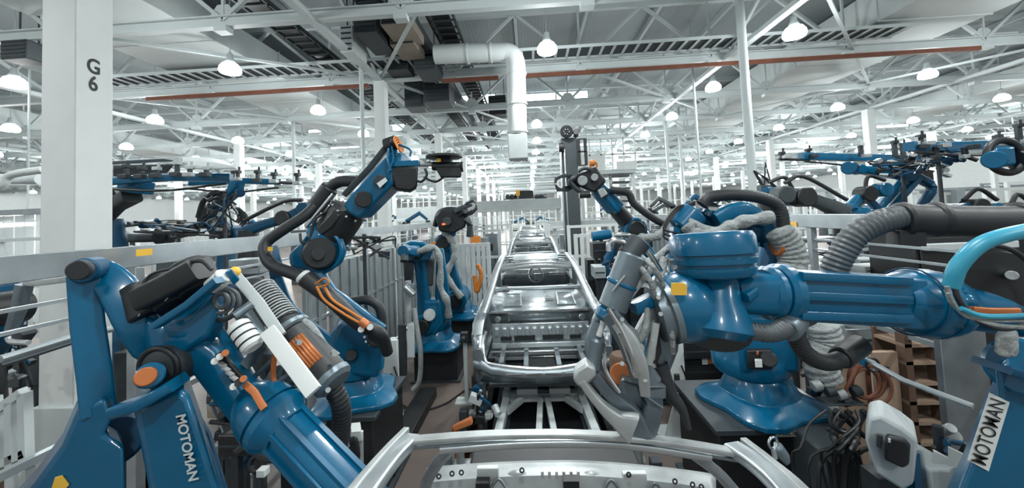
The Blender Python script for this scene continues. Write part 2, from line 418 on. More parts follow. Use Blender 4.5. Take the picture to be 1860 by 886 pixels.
# ---------------------------------------------------------------- high bay lamps
LZ = 7.78
def lamp_at(x, y, label, group=None):
    r = thing('high_bay_lamp', label, 'lamp', (x, y, LZ), group)
    return r
proto = thing('high_bay_lamp', 'x', 'lamp', (0, 0, LZ))
B().lathe((0, 0, LZ), (0, 0, 1), [(0, .10), (.0, .27), (.05, .30), (.16, .29), (.27, .22), (.34, .12)], 24).build('prismatic_dome', 'lamp', proto)
B().lathe((0, 0, LZ+.34), (0, 0, 1), [(0, .13), (.05, .13), (.12, .09), (.26, .08), (.3, .03)], 16).build('ballast_housing', 'offw', proto)
B().cyl((0, 0, LZ+.62), (0, 0, 10.95), .012, n=6).build('hanger_rod', 'truss', proto)
named = {(0, 3): 'bright dome lamp over the centre aisle nearest the camera', (0, 2): 'dome lamp above the arched robot between the lettered column and mid column', (0, 4): 'large dome lamp at upper right beside the cable tray',
 (1, 2): 'dome lamp hanging just left of the mid column', (1, 1): 'dome lamp just right of the lettered column', (1, 4): 'dome lamp right of centre near the white pipe', (1, 5): 'dome lamp high at far right under the wide duct',
 (2, 4): 'dome lamp just under the one beside the white pipe', (2, 5): 'dome lamp left of the right hand column', (2, 1): 'dome lamp in the third row above the far left robot', (2, 2): 'small dome lamp beside the thin pipe left of centre', (1, 0): 'dome lamp at the left picture edge beyond the lettered column'}
LX = [-23.0, -16.2, -8.9, .75, 7.95, 16.4, 24.8, 33.3]
n_l = 0; first = True
lights = []
for j in range(20):
    y = 11 + 4.65*j
    xs = [-54.6, -46.6, -38.6, -30.8] + LX + [40.5, 48.5, 56.5] if j > 1 else [-30.8] + LX
    for x in xs:
        jx = random.uniform(-.15, .15)
        key = (j, LX.index(x)) if x in LX else None
        if j == 1 and x == .75: continue
        lab = named.get(key)
        if j == 0 and (x < -17 or x > 20) or (j == 1 and abs(x) > 35): continue
        if n_l >= 295: continue
        c = copy_tree(proto, (x+jx, y, LZ))
        if lab: c['label'] = lab; c['group'] = 'high bay lamps under the roof'
        else: c['label'] = 'small glowing dome lamp in the rows further down the hall'; c['group'] = 'far high bay lamps'
        n_l += 1
        if j < 6 and -32 < x < 34: lights.append((x+jx, y, 1.0))
for ch in list(proto.children): bpy.data.objects.remove(ch)
bpy.data.objects.remove(proto)
ld = bpy.data.lights.new('lamp_light', 'POINT'); ld.energy = LAMP_W; ld.shadow_soft_size = .28; ld.color = (.97, 1.0, .99)
ls = bpy.data.lights.new('lamp_beam', 'SPOT'); ls.energy = SPOT_W; ls.shadow_soft_size = .28; ls.color = (.97, 1.0, .99); ls.spot_size = math.radians(155); ls.spot_blend = .6
for (x, y, s_) in lights + [(x, 6.3, 1) for x in (-16.4, -9.2, .45, 7.6, 16)] + [(x, 1.6, 1) for x in (-9.2, .45, 7.6)] + [(x, -3, 1) for x in (-9.2, .45, 7.6)]:
    o = bpy.data.objects.new('lamp_light', ld); COL.objects.link(o); o.location = (x, y, LZ-.35)
    o = bpy.data.objects.new('lamp_beam', ls); COL.objects.link(o); o.location = (x, y, LZ-.33)
lw = bpy.data.lights.new('side_lamp_light', 'POINT'); lw.energy = LAMP_W*3; lw.shadow_soft_size = .3; lw.color = (.97, 1.0, .99)
for y in (15.6, 25, 34):
    for x in (-46.6, 48.5): o = bpy.data.objects.new('side_lamp_light', lw); COL.objects.link(o); o.location = (x, y, LZ-.4)
ld2 = bpy.data.lights.new('far_lamp_light', 'POINT'); ld2.energy = LAMP_W*9; ld2.shadow_soft_size = .3; ld2.color = (.97, 1.0, .99)
for y in (36, 46, 58, 72, 88, 106):
    for x in (-44, -24, -5, 10, 26, 44):
        o = bpy.data.objects.new('far_lamp_light', ld2); COL.objects.link(o); o.location = (x, y, LZ-.4)
# ================================================================ guard fences
def fence(side, X, ztop, y0, y1, label, hb=.18):
    r = thing('guard_fence', label, 'fence', (X, y0, 0))
    s = 1 if X > 0 else -1
    B().bb((X-.05, y0, ztop-hb), (X+.09*s+.02, y1, ztop)).build('top_rail', 'galv', r, bevel=.006)
    y = y0 + .4
    while y < y1:
        po = B().bb((X-.04, y-.04, 0), (X+.04, y+.04, ztop-hb)).build('post', 'galv', r, bevel=.004)
        B().bb((X-.09, y-.09, 0), (X+.09, y+.09, .015)).build('post_foot', 'dark', po)
        y += 2.4
    y = y0 + .4
    for z in (ztop-hb-.16, ztop-hb-.30): B().bb((X-.015, y0, z-.012), (X+.015, y1, z+.012)).build('wire_rail', 'galv', r)
    for z in (1.55, .18): B().bb((X-.025, y0, z-.025), (X+.025, y1, z+.025)).build('mid_rail', 'galv', r)
    return r
fl = fence('left', -3.3, 2.885, .2, 14.8, 'long guard fence with galvanised top rail left of the aisle')
for k, (ya, yb) in enumerate(((5.3, 5.9), (6.0, 7.4), (7.5, 9.0), (9.1, 11), (11.1, 14.7))):
    q = B(); y = ya
    q.bb((-3.32, ya, .25), (-3.30, yb, 2.35))
    while y < yb: q.bb((-3.30, y, .25), (-3.27, y+.09, 2.35)); y += .33
    q.build('guard_panel', 'mesh', fl)
fr = fence('right', 3.9, 2.825, .2, 14.6, 'long guard fence with galvanised top rail right of the aisle')
for k, (ya, yb) in enumerate(((6.4, 7.8), (7.9, 10.2), (10.4, 14.4))):
    q = B(); q.bb((3.92, ya, .25), (3.94, yb, 2.3)); y = ya
    while y < yb: q.bb((3.88, y, .25), (3.92, y+.08, 2.3)); y += .4
    q.build('guard_panel', 'mesh', fr)
def sticker(px, py, Xp, sz, m, parent, name='sticker'):
    d = at(px, py, 1.0) - CAMPOS; c = CAMPOS + d*(Xp/d.x)
    B().box(c, (.006, sz[0], sz[1])).build(name, m, parent, label=None) if 0 else B().box(c, (.006, sz[0], sz[1])).build(name, m, parent)
sticker(262, 458, -3.2, (.13, .055), 'yellow', fl); sticker(1434, 407, 3.84, (.3, .07), 'yellow', fr)
for q in ((20, 640), (1500, 520)):
    pass
# lower hand pipes (thin tubular rail) on both sides
def xplane(px, py, X):
    d = at(px, py, 1.0) - CAMPOS; return CAMPOS + d*(X/d.x)
tag(B().tube([xplane(0, 652, -3.15), xplane(130, 612, -3.15), xplane(320, 575, -3.15)], .022, 8, 0).build('hand_pipe', 'galv'), 'dull steel hand pipe crossing the column low on the left', 'pipe')
tag(B().tube([xplane(0, 664, -3.12), xplane(130, 622, -3.12)], .016, 8, 0).build('hand_pipe', 'dark'), 'thin dark pipe just under the left hand pipe', 'pipe')
tag(B().tube([at(1560, 645, 3.3), at(1640, 690, 2.9), at(1768, 738, 2.6)], .02, 8, 0).build('hand_pipe', 'galv'), 'shiny steel hand pipe sloping down right in front of the brown boards', 'pipe')
# ================================================================ car bodies
def car(y0, xc, label, full=True):
    r = thing('car_body', label, 'car body', (xc, y0, .78))
    def c(x, y, z): return V((xc+x, y0+y, z))
    L = 4.4
    def belt(y): return 1.50 + .14*min(1, max(0, y)/.9) - .05*max(0, y-3.4)
    def zlow(y):
        z = .86
        for wy in (.85, 3.55):
            d = abs(y-wy)
            if d < .38: z = max(z, .80+math.sqrt(.38**2-d*d))
        return z
    for s in (-1, 1):
        rows = []
        ys = [0, .04, .12, .25] + [.25+.1*k for k in range(1, 40)] + [4.25, 4.4]
        for y in ys:
            hb = .80 + .12*min(1, (y/.35)**.5 if y > 0 else 0); zl, zb = zlow(y), belt(y)
            if y < .3: zb = 1.50 - .06*(1-y/.3)
            if y > 4: hb -= .12*(y-4)/.4
            row = []
            for k in range(11):
                t = k/10; z = zl + (zb-zl)*t
                zz = (z-.86)/(.78)
                x = hb*(1 - .055*(1-zz)**2) - .10*max(0, zz-.62)**1.3 + .012*math.exp(-((zz-.62)/.06)**2)
                row.append(c(s*x, y, z))
            rows.append(row)
        sp = B().grid(rows).build('side_panel', 'steel', r, solid=.03)
        # sill, wheel house lip, shade plate for the tail lamp cutout
        B().bb(c(s*.86-.04, .5, .80), c(s*.86+.04, 4.0, .9)).build('sill', 'steeld', r)
        B().rbeam([c(s*.80, .50, 1.62), c(s*.76, 1.15, 1.78), c(s*.70, 1.9, 2.03), c(s*.665, 2.4, 2.13), c(s*.66, 3.0, 2.15), c(s*.68, 3.5, 2.06), c(s*.76, 4.25, 1.68)], [(.11, .10), (.12, .10), (.11, .08), (.10, .08), (.10, .08), (.09, .07), (.09, .08)], smooth=5, rc=.5).build('roof_rail', 'steel', r)
        B().rbeam([c(s*.83, .12, 1.46), c(s*.83, .5, 1.58), c(s*.79, 1.2, 1.66), c(s*.80, 4.2, 1.6)], [(.14, .05)]*4, smooth=4, rc=.5).build('shoulder_ledge', 'steel', r)
        if full:
            B().prism([c(s*.86, -.03, 1.34), c(s*.88, -.03, 1.26), c(s*.84, -.03, 1.14), c(s*.72, -.03, 1.12), c(s*.70, -.03, 1.22), c(s*.76, -.03, 1.36)], (0, .05, 0)).build('lamp_recess', 'steeld', r, bevel=.012)  # darker plate, the shade of the lamp cutout put into its colour
            B().rbeam([c(s*.72, 1.0, 1.9), c(s*.78, 2.9, 1.66)], [(.05, .05)]*2).bb(c(s*.74-.04, 2.1, .85), c(s*.74+.04, 2.25, 2.05)).build('centre_pillar', 'steeld', r) if False else B().bb(c(s*.72-.04, 2.35, .85), c(s*.72+.04, 2.5, 2.08)).build('centre_pillar', 'steeld', r)
    # rear opening flange and rear panel
    lip = [c(-.70, .10, 1.53), c(-.735, .06, 1.40), c(-.73, .0, 1.28), c(-.70, -.04, 1.19), (c(-.6, -.06, 1.16)), c(-.33, -.08, 1.13), c(0, -.085, 1.105), c(.33, -.08, 1.13), c(.6, -.06, 1.16), c(.70, -.04, 1.19), c(.73, 0, 1.28), c(.735, .06, 1.40), c(.70, .10, 1.53)]
    B().tube(lip, .022, 10, 5).build('boot_flange', 'chrome', r)
    for s in (-1, 1):
        B().grid([[c(s*.735, .06, 1.50), c(s*.735, .0, 1.25), c(s*.64, -.05, 1.15)], [c(s*.84, .03, 1.48), c(s*.87, -.01, 1.2), c(s*.82, -.04, .92)]]).build('corner_panel', 'steel', r, solid=.02)
    rows = []
    for k in range(17):
        x = -.86 + 1.72*k/16; yy = -.085*(1-(x/.9)**4)
        zt = 1.105 + .055*min(1, abs(x)/.6)**2 + (.05 if abs(x) > .65 else 0)
        rows.append([c(x, yy, zt), c(x, yy-.03, zt-.05), c(x, yy-.03, zt-.09), c(x, yy, zt-.12), c(x, yy+.01, .93+.03*abs(x))])
    B().grid(rows).build('rear_panel', 'steeld', r, solid=.02)
    q = B()
    for x in (-.36, -.12, .12, .36): q.box(c(x, -.12, 1.06), (.19, .03, .022))
    q.build('bumper_brackets', 'chrome', r)
    # boot interior
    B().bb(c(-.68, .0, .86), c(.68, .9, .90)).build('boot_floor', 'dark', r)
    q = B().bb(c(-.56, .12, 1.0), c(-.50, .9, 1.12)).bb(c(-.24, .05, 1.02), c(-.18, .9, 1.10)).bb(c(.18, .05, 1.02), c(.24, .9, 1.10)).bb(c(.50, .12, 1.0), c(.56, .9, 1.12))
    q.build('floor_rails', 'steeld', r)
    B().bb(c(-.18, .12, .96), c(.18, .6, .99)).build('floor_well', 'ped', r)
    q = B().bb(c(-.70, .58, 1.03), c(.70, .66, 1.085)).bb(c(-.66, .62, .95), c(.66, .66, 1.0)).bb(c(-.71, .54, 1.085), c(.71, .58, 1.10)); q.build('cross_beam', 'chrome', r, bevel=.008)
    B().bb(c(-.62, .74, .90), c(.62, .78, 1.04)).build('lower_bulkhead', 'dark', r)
    q = B()
    for x in [(-.66+.11*k) for k in range(13)]: q.bb(c(x, .70, 1.27), c(x+.06, .77, 1.37))
    q.bb(c(-.7, .68, 1.10), c(.7, .72, 1.17)).bb(c(-.7, .76, 1.08), c(.7, .82, 1.42)).build('ribbed_bulkhead', 'steel', r, bevel=.008)
    q = B()
    for a_, b_ in ((-.38, -.08), (.03, .33)): q.bb(c(a_, .735, 1.185), c(b_, .76, 1.25))
    for x in (-.5, .5): q.bb(c(x-.08, .735, 1.19), c(x+.08, .76, 1.24))
    q.build('bulkhead_openings', 'ped', r)
    B().grid([[c(-.72, .83, 1.42), c(-.75, .86, 1.58)], [c(.72, .83, 1.42), c(.75, .86, 1.58)]]).build('seat_back_panel', 'steeld', r, solid=.02)
    q = B()
    for k in range(11):
        x = -.42+.084*k; q.cyl(c(x, .835, 1.53), c(x, .815, 1.53), .009, n=8)
    for x in (-.45, .45):
        for dz in (-.06, -.03, .0): q.cyl(c(x, .83, 1.52+dz), c(x, .81, 1.52+dz), .009, n=8)
    for x in (-.62, .62): q.lathe(c(x, .83, 1.47), (0, -1, 0), [(0, .05), (.01, .04)], 14)
    q.build('bolt_holes', 'chrome', r)
    B().grid([[c(-.75, .84, 1.575), c(-.76, 1.2, 1.665), c(-.72, 1.58, 1.73)], [c(.75, .84, 1.575), c(.76, 1.2, 1.665), c(.72, 1.58, 1.73)]]).build('parcel_shelf', 'steel', r, solid=.02)
    B().bb(c(-.76, .80, 1.565), c(.76, .85, 1.59)).build('shelf_lip', 'chrome', r)
    q = B()
    for x in (-.40, .42):
        pts = [c(x-.13, .95, 1.615), c(x+.13, .95, 1.615), c(x+.12, 1.40, 1.70), c(x-.12, 1.40, 1.70)]
        for k in range(4): q.beam(pts[k]+V((0, 0, .012)), pts[(k+1) % 4]+V((0, 0, .012)), .022, .02)
    q.build('speaker_frames', 'steeld', r)
    B().box(c(.17, 1.18, 1.685), (.13, .16, .05)).torus(c(.17, 1.18, 1.715), (0, 0, 1), .035, .012, 16, 8).build('shelf_bracket', 'alu', r, bevel=.006)
    B().rbeam([c(-.74, 1.60, 1.74), c(-.6, 1.6, 1.77), c(0, 1.62, 1.765), (c(.6, 1.6, 1.77)), c(.74, 1.6, 1.74)], [(.07, .05)]*5, smooth=3).build('window_sill_bar', 'steel', r)
    B().bb(c(-.60, 1.57, 1.775), c(-.50, 1.62, 1.81)).bb(c(.50, 1.57, 1.775), c(.60, 1.62, 1.81)).build('sill_clips', 'steeld', r)
    # rear header: bright pressed channel with holes, roof bows
    q = B().rbeam([c(-.66, 2.2, 2.06), c(-.3, 2.2, 2.10), c(.3, 2.2, 2.10), c(.66, 2.2, 2.06)], [(.12, .05)]*4, smooth=4, rc=.3)
    q.rbeam([c(-.64, 2.12, 2.02), c(0, 2.12, 2.055), c(.64, 2.12, 2.02)], [(.03, .07)]*3, smooth=4); q.build('rear_header', 'chrome', r)
    q = B()
    for k in range(9): q.cyl(c(-.4+.1*k, 2.20, 2.11), c(-.4+.1*k, 2.20, 2.13), .015, n=8)
    q.build('header_holes', 'ped', r)
    B().rbeam([c(0, 2.38, 2.14), c(0, 2.9, 2.17), c(0, 3.5, 2.13)], [(.85, .015), (.9, .02), (.85, .015)], smooth=4, rc=.2).build('roof_panel', 'steel', r)
    for yy in (2.7, 3.1): B().rbeam([c(-.63, yy, 2.12), c(0, yy, 2.15), c(.63, yy, 2.12)], [(.07, .03)]*3, smooth=3).build('roof_bow', 'steeld', r)
    B().rbeam([c(-.64, 3.5, 2.08), c(0, 3.52, 2.12), c(.64, 3.5, 2.08)], [(.10, .04)]*3, smooth=3).build('front_header', 'steel', r)
    # things glimpsed through the back window
    q = B().bb(c(-.68, 3.75, 1.66), (c(.68, 3.85, 1.76))).bb(c(-.72, 3.9, 1.60), c(.72, 4.1, 1.66)); q.build('dash_beam', 'alu', r)
    q = B().torus(c(0, 3.6, 1.66), (0, -1, .2), .16, .02, 20, 8).box(c(.06, 3.6, 1.62), (.2, .1, .14)).box(c(-.3, 3.6, 1.66), (.25, .05, .06)).box(c(.4, 3.6, 1.68), (.2, .05, .05)); q.build('steering_bracket', 'steel', r)
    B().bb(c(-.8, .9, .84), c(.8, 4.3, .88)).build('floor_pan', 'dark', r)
    B().bb(c(-.8, 4.2, .9), c(.8, 4.26, 1.55)).build('front_bulkhead', 'steeld', r)
    return r
car(4.76, .08, 'bare steel car body in the aisle centre with its open boot towards us')
car(10.5, .06, 'second bare car body in the line, right behind the nearest whole one')
car(17.0, .06, 'third small bare car body far down the line')
car(24.0, .06, 'fourth tiny bare car body at the far end of the line')
# near car: header, roof side rails, A pillars, cowl
r = thing('car_body', 'cropped bare car body at the bottom edge, only header rail and cowl in view', 'car body', (.2, 1.6, .8))
hdr = [at(742, 800, 1.62), at(860, 791, 1.64), at(960, 788, 1.65), at(1060, 789, 1.65), at(1200, 800, 1.64), at(1340, 822, 1.62)]
B().rbeam(hdr, [(.045, .022)]*6, smooth=5, rc=.5).build('header_top_flange', 'alu', r)
B().rbeam([p + V((0, .025, -.035)) for p in hdr], [(.05, .012)]*6, smooth=5, rc=.5).build('header_groove', 'steeld', r)
B().rbeam([at(800, 815, 1.64), at(960, 804, 1.66), at(1130, 806, 1.66), at(1290, 829, 1.64)], [(.04, .03)]*4, smooth=5, rc=.5).build('header_lower_flange', 'steel', r)
for s, pts, pt2 in ((-1, [at(748, 796, 1.66), at(712, 832, 1.50), at(660, 900, 1.30), at(560, 1040, 1.0)], [at(738, 786, 1.68), at(696, 830, 1.5), at(640, 900, 1.30), at(540, 1040, 1.0)]),
                  (1, [at(1330, 812, 1.66), at(1385, 850, 1.50), at(1440, 905, 1.30), at(1530, 1040, 1.0)], [at(1352, 806, 1.68), at(1405, 848, 1.5), at(1465, 905, 1.30), at(1570, 1040, 1.0)])):
    B().rbeam(pts, [(.075, .04), (.08, .045), (.085, .05), (.09, .06)], smooth=4, rc=.4).build('roof_rail', 'steel', r)
    B().rbeam(pt2, [(.03, .05), (.03, .05), (.035, .06), (.04, .06)], smooth=4, rc=.4).build('rail_flange', 'alu', r)
    a = at(822 if s < 0 else 1262, 812 if s < 0 else 826, 1.7); d_ = at(772 if s < 0 else 1345, 880 if s < 0 else 905, 2.0)
    B().rbeam([a, (a+d_)/2 + V((0, 0, .02)), d_], [(.05, .04)]*3, smooth=4, rc=.4).build('windscreen_pillar', 'alu', r)
# cowl / dash panel, curved, lumpy with oval holes
rows = []
N = 40
for k in range(N+1):
    t = k/N; px = 775 + (1300-775)*t; arch = 856 - 14*math.sin(math.pi*t)**.8 + 28*max(0, t-.5)**1.2
    bump = 6*math.sin(t*37) * (1 if 0.1 < t < .9 else 0) * .4
    rows.append([at(px, arch-4, 2.12), at(px, arch, 2.08) , at(px+bump, arch+12, 2.05), at(px+bump, arch+22, 2.0), at(px-bump, arch+34, 1.99), at(px, arch+60, 1.98), at(px, arch+110, 2.0)])
B().grid(rows).build('cowl_panel', 'alu', r, solid=.015)
for (x, y) in ((782, 868), (797, 865), (821, 860), (838, 858), (948, 854), (1142, 862), (1226, 874), (1258, 880), (1274, 884)):
    B().torus(at(x, y, 1.985), (0, -1, .3), .010, .004, 14, 6).build('grommet', 'ped', r)
for x0_, x1_, y in ((868, 905, 858), (1130, 1175, 868)): B().bb(at(x0_, y+8, 2.02), at(x1_, y-8, 1.99)).build('reinforcement_plate', 'white', r, bevel=.004)
for k in range(6): B().box(at(985+13*k, 858, 2.0), (.014, .02, .02)).build('raised_tab', 'white', r)
for k in range(9): B().sphere(at(800+52*k+8*(k%3), 874+4*abs(k-4)/2, 2.0), .02, 10, (1.5, .5, .7)).build('pressed_dimple', 'steeld' if k%2 else 'alu', r)
for x_, y_ in ((905, 876), (1110, 878), (1190, 884)): B().rbeam([at(x_-14, y_+12, 1.96), at(x_, y_-6, 1.97), at(x_+16, y_+12, 1.96)], [(.012, .012)]*3, smooth=4).build('weld_bead', 'steeld', r)
B().bb(at(1024, 900, 1.98), at(1052, 874, 1.93)).build('panel_opening', 'ped', r); B().bb(at(868, 900, 2.0), at(888, 878, 1.94)).build('panel_opening', 'ped', r)
q = B()
for x, y, s_ in ((940, 866, 30), (965, 872, 24), (1075, 868, 30), (1100, 876, 22)): q.sphere(at(x, y, 2.02), .045, 12, (1.3, .6, .8))
q.build('pressed_bulges', 'alu', r)
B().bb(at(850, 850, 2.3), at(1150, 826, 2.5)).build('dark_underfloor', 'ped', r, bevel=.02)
B().bb((-.6, 1.2, .8), (1.0, 3.0, .86)).build('floor_pan', 'dark', r)
# carrier skid under the cars
def skid(y0, label, xc=.08):
    r = thing('carrier_skid', label, 'carrier', (xc, y0, .1))
    z = .52
    def c(x, y, dz=0): return V((xc+x, y0+y, z+dz))
    for s in (-1, 1):
        B().rbeam([c(s*.58, 0), c(s*.50, 1.4), c(s*.50, 5)], [(.09, .12)]*3, rc=.1).build('side_beam', 'offw', r)
        B().bb(c(s*.5-.03, 1.5, -.0), c(s*.5+.03, 1.6, .3)).build('support_pin', 'galv', r)
        B().rbeam([c(s*.09, .5), c(s*.045, 1.4)], [(.07, .1)]*2, rc=.1).build('centre_beam', 'offw', r)
        B().rbeam([c(s*.48, 1.1), c(s*.3, 1.4)], [(.06, .08)]*2, rc=.1).build('corner_brace', 'offw', r)
        B().bb(c(s*.55-.1, .2, -.42), c(s*.55+.1, 4.8, -.1)).build('runner', 'dark', r)
    for y, w_ in ((.02, .1), (.45, .12), (1.42, .14), (3.6, .12)): B().bb(c(-.56, y, -.05), c(.56, y+w_, .055)).build('cross_beam', 'offw', r, bevel=.005)
    for s in (-1, 1): B().bb(c(s*.22-.14, 1.40, .055), c(s*.22+.14, 1.52, .13)).build('pad', 'white', r, bevel=.01)
    B().bb(c(-.46, 0, -.25), c(.46, 5, -.2)).build('drip_tray', 'ped', r)
    return r
skid(3.75, 'light grey welded carrier skid under the car body in the centre')
skid(9.6, 'carrier skid hidden under the second car body')
skid(16.1, 'carrier skid hidden under the third car body')
skid(23.1, 'carrier skid hidden under the last car body')
# conveyor with rollers both sides of the skid
for s, lab in ((-1, 'dark roller conveyor bed left of the skid'), (1, 'dark roller conveyor bed right of the skid')):
    r = thing('roller_bed', lab, 'conveyor', (.08+s*.85, 2.8, 0))
    B().bb((.08+s*.78-.05, 2.8, 0), (.08+s*.78+.05, 9, .38)).bb((.08+s*1.0-.03, 2.8, 0), (.08+s*1.0+.03, 9, .30)).build('bed_frame', 'ped', r, bevel=.01)
    for k in range(8):
        y = 3.0 + .5*k; B().cyl((.08+s*.80, y, .42), (.08+s*.98, y, .42), .055, n=14).build('roller', 'alu', r)
        if k % 2: B().bb((.08+s*.96, y+.18, .1), (.08+s*1.06, y+.28, .62)).build('side_stop', 'dark', r, bevel=.01)
    B().cyl((.08+s*.9, 3.9, .30), (.08+s*.9, 3.9, .75), .04, n=12).cyl((.08+s*.9, 3.9, .70), (.08+s*.9, 3.9, .74), .09, n=16).build('clamp_pin', 'galv', r)
r = thing('gripper_fixture', 'bronze coloured clamp fixture beside the rollers left of the skid', 'fixture', (-.95, 4.2, 0))
B().bb((-1.0, 4.1, 0), (-.85, 4.3, .55)).rbeam([V((-.92, 4.2, .5)), V((-.9, 4.1, .75)), V((-.72, 4.1, .82))], [(.08, .06)]*3).build('clamp_arm', 'oran2', r, bevel=.008)
B().cyl((-.95, 4.0, .3), (-.95, 4.0, .62), .05).sphere((-.95, 4.0, .65), .055).build('locating_pin', 'alu', r)
# ================================================================ hero robot, lower left
r = thing('welding_robot', 'big blue robot at lower left with black round pivot and white lettering on its post', 'robot', (at(310, 886, 1.9).x, 1.9, 0))
R1 = r; Y = 1.62
B().rbeam([at(152, 498, Y), at(160, 590, Y), at(174, 690, Y), at(180, 748, Y)], [(.105, .06), (.108, .06), (.112, .07), (.115, .07)], rc=.35, up=(0, 1, 0)).build('parallel_link', 'blue', r)
B().drum(at(141, 491, 1.5), at(141, 491, 1.5)+V((-.015, .03, 0)), .042).build('pivot_cap', 'rubber', r)
B().drum(at(150, 492, 1.58), at(150, 492, 1.58)+V((-.05, .1, 0)), .055).build('link_pivot', 'bluedk', r)
B().px([(142, 742), (192, 722), (204, 762), (190, 790), (226, 812), (232, 990), (-40, 990), (62, 880), (112, 812)], Y-.04, .2).build('lower_lever', 'blue', r, bevel=.02)
B().drum(at(210, 800, 1.72), at(210, 800, 1.95), .11).build('lever_motor', 'bluedk', r)
B().px([(100, 868), (114, 864), (126, 880), (114, 892), (92, 892)], Y-.046, .01).build('warning_sticker', 'yellow', r)
B().rbeam([at(158, 494, 1.70), at(190, 500, 1.70), at(222, 532, 1.70), at(248, 580, 1.71), at(278, 618, 1.76), at(310, 650, 1.82)], [(.10, .10), (.13, .11), (.145, .12), (.15, .13), (.17, .14), (.12, .12)], up=(0, 1, 0), rc=.4, smooth=5).build('upper_link', 'blue', r)
B().px([(262, 572), (292, 592), (340, 572), (390, 520), (400, 560), (384, 612), (352, 634), (322, 650), (330, 690), (300, 700), (278, 660), (262, 625)], 1.66, .24).build('elbow_casting', 'blue', r, bevel=.03)
B().sphere(at(350, 590, 1.74), .11, 20, (1.3, .8, .9)).build('elbow_bulge', 'blue', r)
B().rbeam([at(286, 590, 1.60), at(345, 552, 1.60), at(398, 508, 1.60)], [(.05, .03)]*3, rc=.3).build('motor_flange', 'blue', r)
ax = (at(345, 535, 1.7)-at(290, 568, 1.7)).normalized()
for (p, q, lab) in (((277, 575), (252, 522), 0), ((322, 552), (300, 498), 1), ((366, 528), (345, 478), 2)):
    a, c_ = at(*p, 1.72), at(*q, 1.74); B().drum(a, c_, .085, e=.1).build('servo_motor', 'black', r)
B().rbeam([at(270, 540, 1.66), at(322, 514, 1.66), at(370, 486, 1.68)], [(.16, .10)]*3, rc=.3).build('motor_cover', 'black', r)
B().tube([at(300, 510, 1.6), at(330, 482, 1.62), at(365, 474, 1.64), at(385, 490, 1.64)], .009, 8).tube([at(255, 525, 1.6), at(275, 498, 1.62), at(320, 486, 1.64)], .006, 8).build('motor_cables', 'rubber', r)
B().px([(296, 500), (311, 497), (308, 508), (302, 510)], 1.60, .01).build('warning_sticker', 'yellow', r)
for p, q in (((252, 574), (256, 569)), ((306, 540), (300, 546)), ((334, 508), (328, 512))):
    B().cyl(at(*p, 1.6), at(*q, 1.6), .004, n=8).build('screw', 'chrome', r)
B().lathe(at(288, 672, 1.62), (0, 1, .05), [(-.02, .05), (0, .088), (.03, .095), (.2, .095)], 32).build('shoulder_ring', 'dark', r)
B().torus(at(288, 668, 1.62), (0, 1, .05), .088, .012).build('shoulder_seal', 'black', r)
B().drum(at(272, 682, 1.50), at(277, 680, 1.68), .05).build('shoulder_boss', 'blue', r)
B().drum(at(264, 684, 1.47), at(266, 683, 1.51), .036).build('orange_plug', 'oran2', r)
B().rbeam([at(226, 738, 1.55), at(275, 722, 1.55), at(325, 692, 1.58)], [(.14, .045), (.16, .05), (.14, .045)], rc=.5).build('post_collar', 'blue', r)
B().px([(240, 740), (322, 700), (345, 722), (400, 886), (460, 1100), (300, 1100), (268, 886)], 1.57, .34).build('main_post', 'blue', r, bevel=.035)
a = at(360, 1080, 1.75)
B().lathe((a.x, 1.8, 0), (0, 0, 1), [(0, .45), (.25, .45), (.3, .36), (.85, .34), (.95, .28), (a.z+.05, .24)], 32).build('rotating_base', 'blue', r)
B().rbeam([at(330, 720, 1.75), at(372, 790, 1.75), at(405, 900, 1.75)], [(.02, .05)]*3).build('post_edge_rib', 'bluedk', r)
rt = (at(350, 870, 1.55)-at(327, 755, 1.55)).normalized()
text('lettering', 'MOTOMAN', at(340, 812, 1.558), rt, V((1, 0, .25)), .062, 'wink', r, off=.003, wf=2.2, sx=.86)
# forearm running down right
B().rbeam([at(352, 622, 1.78), at(395, 650, 1.78), at(430, 705, 1.76), at(468, 748, 1.74)], [(.2, .2), (.17, .17), (.15, .15), (.16, .16)], rc=.5).build('forearm_neck', 'blue', r)
d0, d1 = at(455, 722, 1.74), at(545, 800, 1.66); ax = (d1-d0).normalized()
B().lathe(d0, ax, [(-.03, .06), (0, .085), (.05, .12), (.10, .135), (.15, .14), (.152, .128), (.165, .128), (.167, .142), (.20, .142), (.24, .11), (.26, .10)], 36).build('wrist_bell', 'blue', r)
e0 = d0 + ax*.22; e1 = at(690, 960, 1.5)
B().rbeam([e0, e1], [(.17, .17), (.165, .165)], rc=.55).build('forearm_tube', 'blue', r)
s_, u_ = frame_of(e1-e0)[1:]
for dx, dz in ((.05, .085), (-.05, .085), (.085, .03), (.085, -.04)):
    B().beam(e0 + s_*dx + u_*dz, e1 + s_*dx + u_*dz, .022, .022).build('forearm_rib', 'blue', r)
B().rbeam([at(445, 697, 1.60), at(462, 712, 1.60), at(480, 742, 1.58)], [(.028, .012)]*3, rc=.4, up=(0, 1, 0)).build('orange_strip', 'oran2', r)
B().lathe(at(430, 688, 1.72), (1, 0, .1), [(-.06, .10), (.06, .10)], 28).build('wrist_seal', 'steeld', r) if False else None
# connector block on the forearm
B().px([(388, 652), (404, 643), (446, 690), (428, 702)], 1.60, .07).build('connector_block', 'black', r, bevel=.006)
for (x, y, m_) in ((390, 656, 'white'), (399, 648, 'white'), (409, 641, 'oran2'), (424, 702, 'white'), (442, 688, 'oran2'), (433, 696, 'black')):
    B().drum(at(x, y, 1.56), at(x, y, 1.61), .014, n=14).build('cable_plug', m_, r)
q = B()
for k in range(4): q.box(at(404+7*k, 662+8*k, 1.585), (.03, .02, .008), Matrix.Rotation(.6, 3, 'Y'))
q.build('connector_pins', 'alu', r)
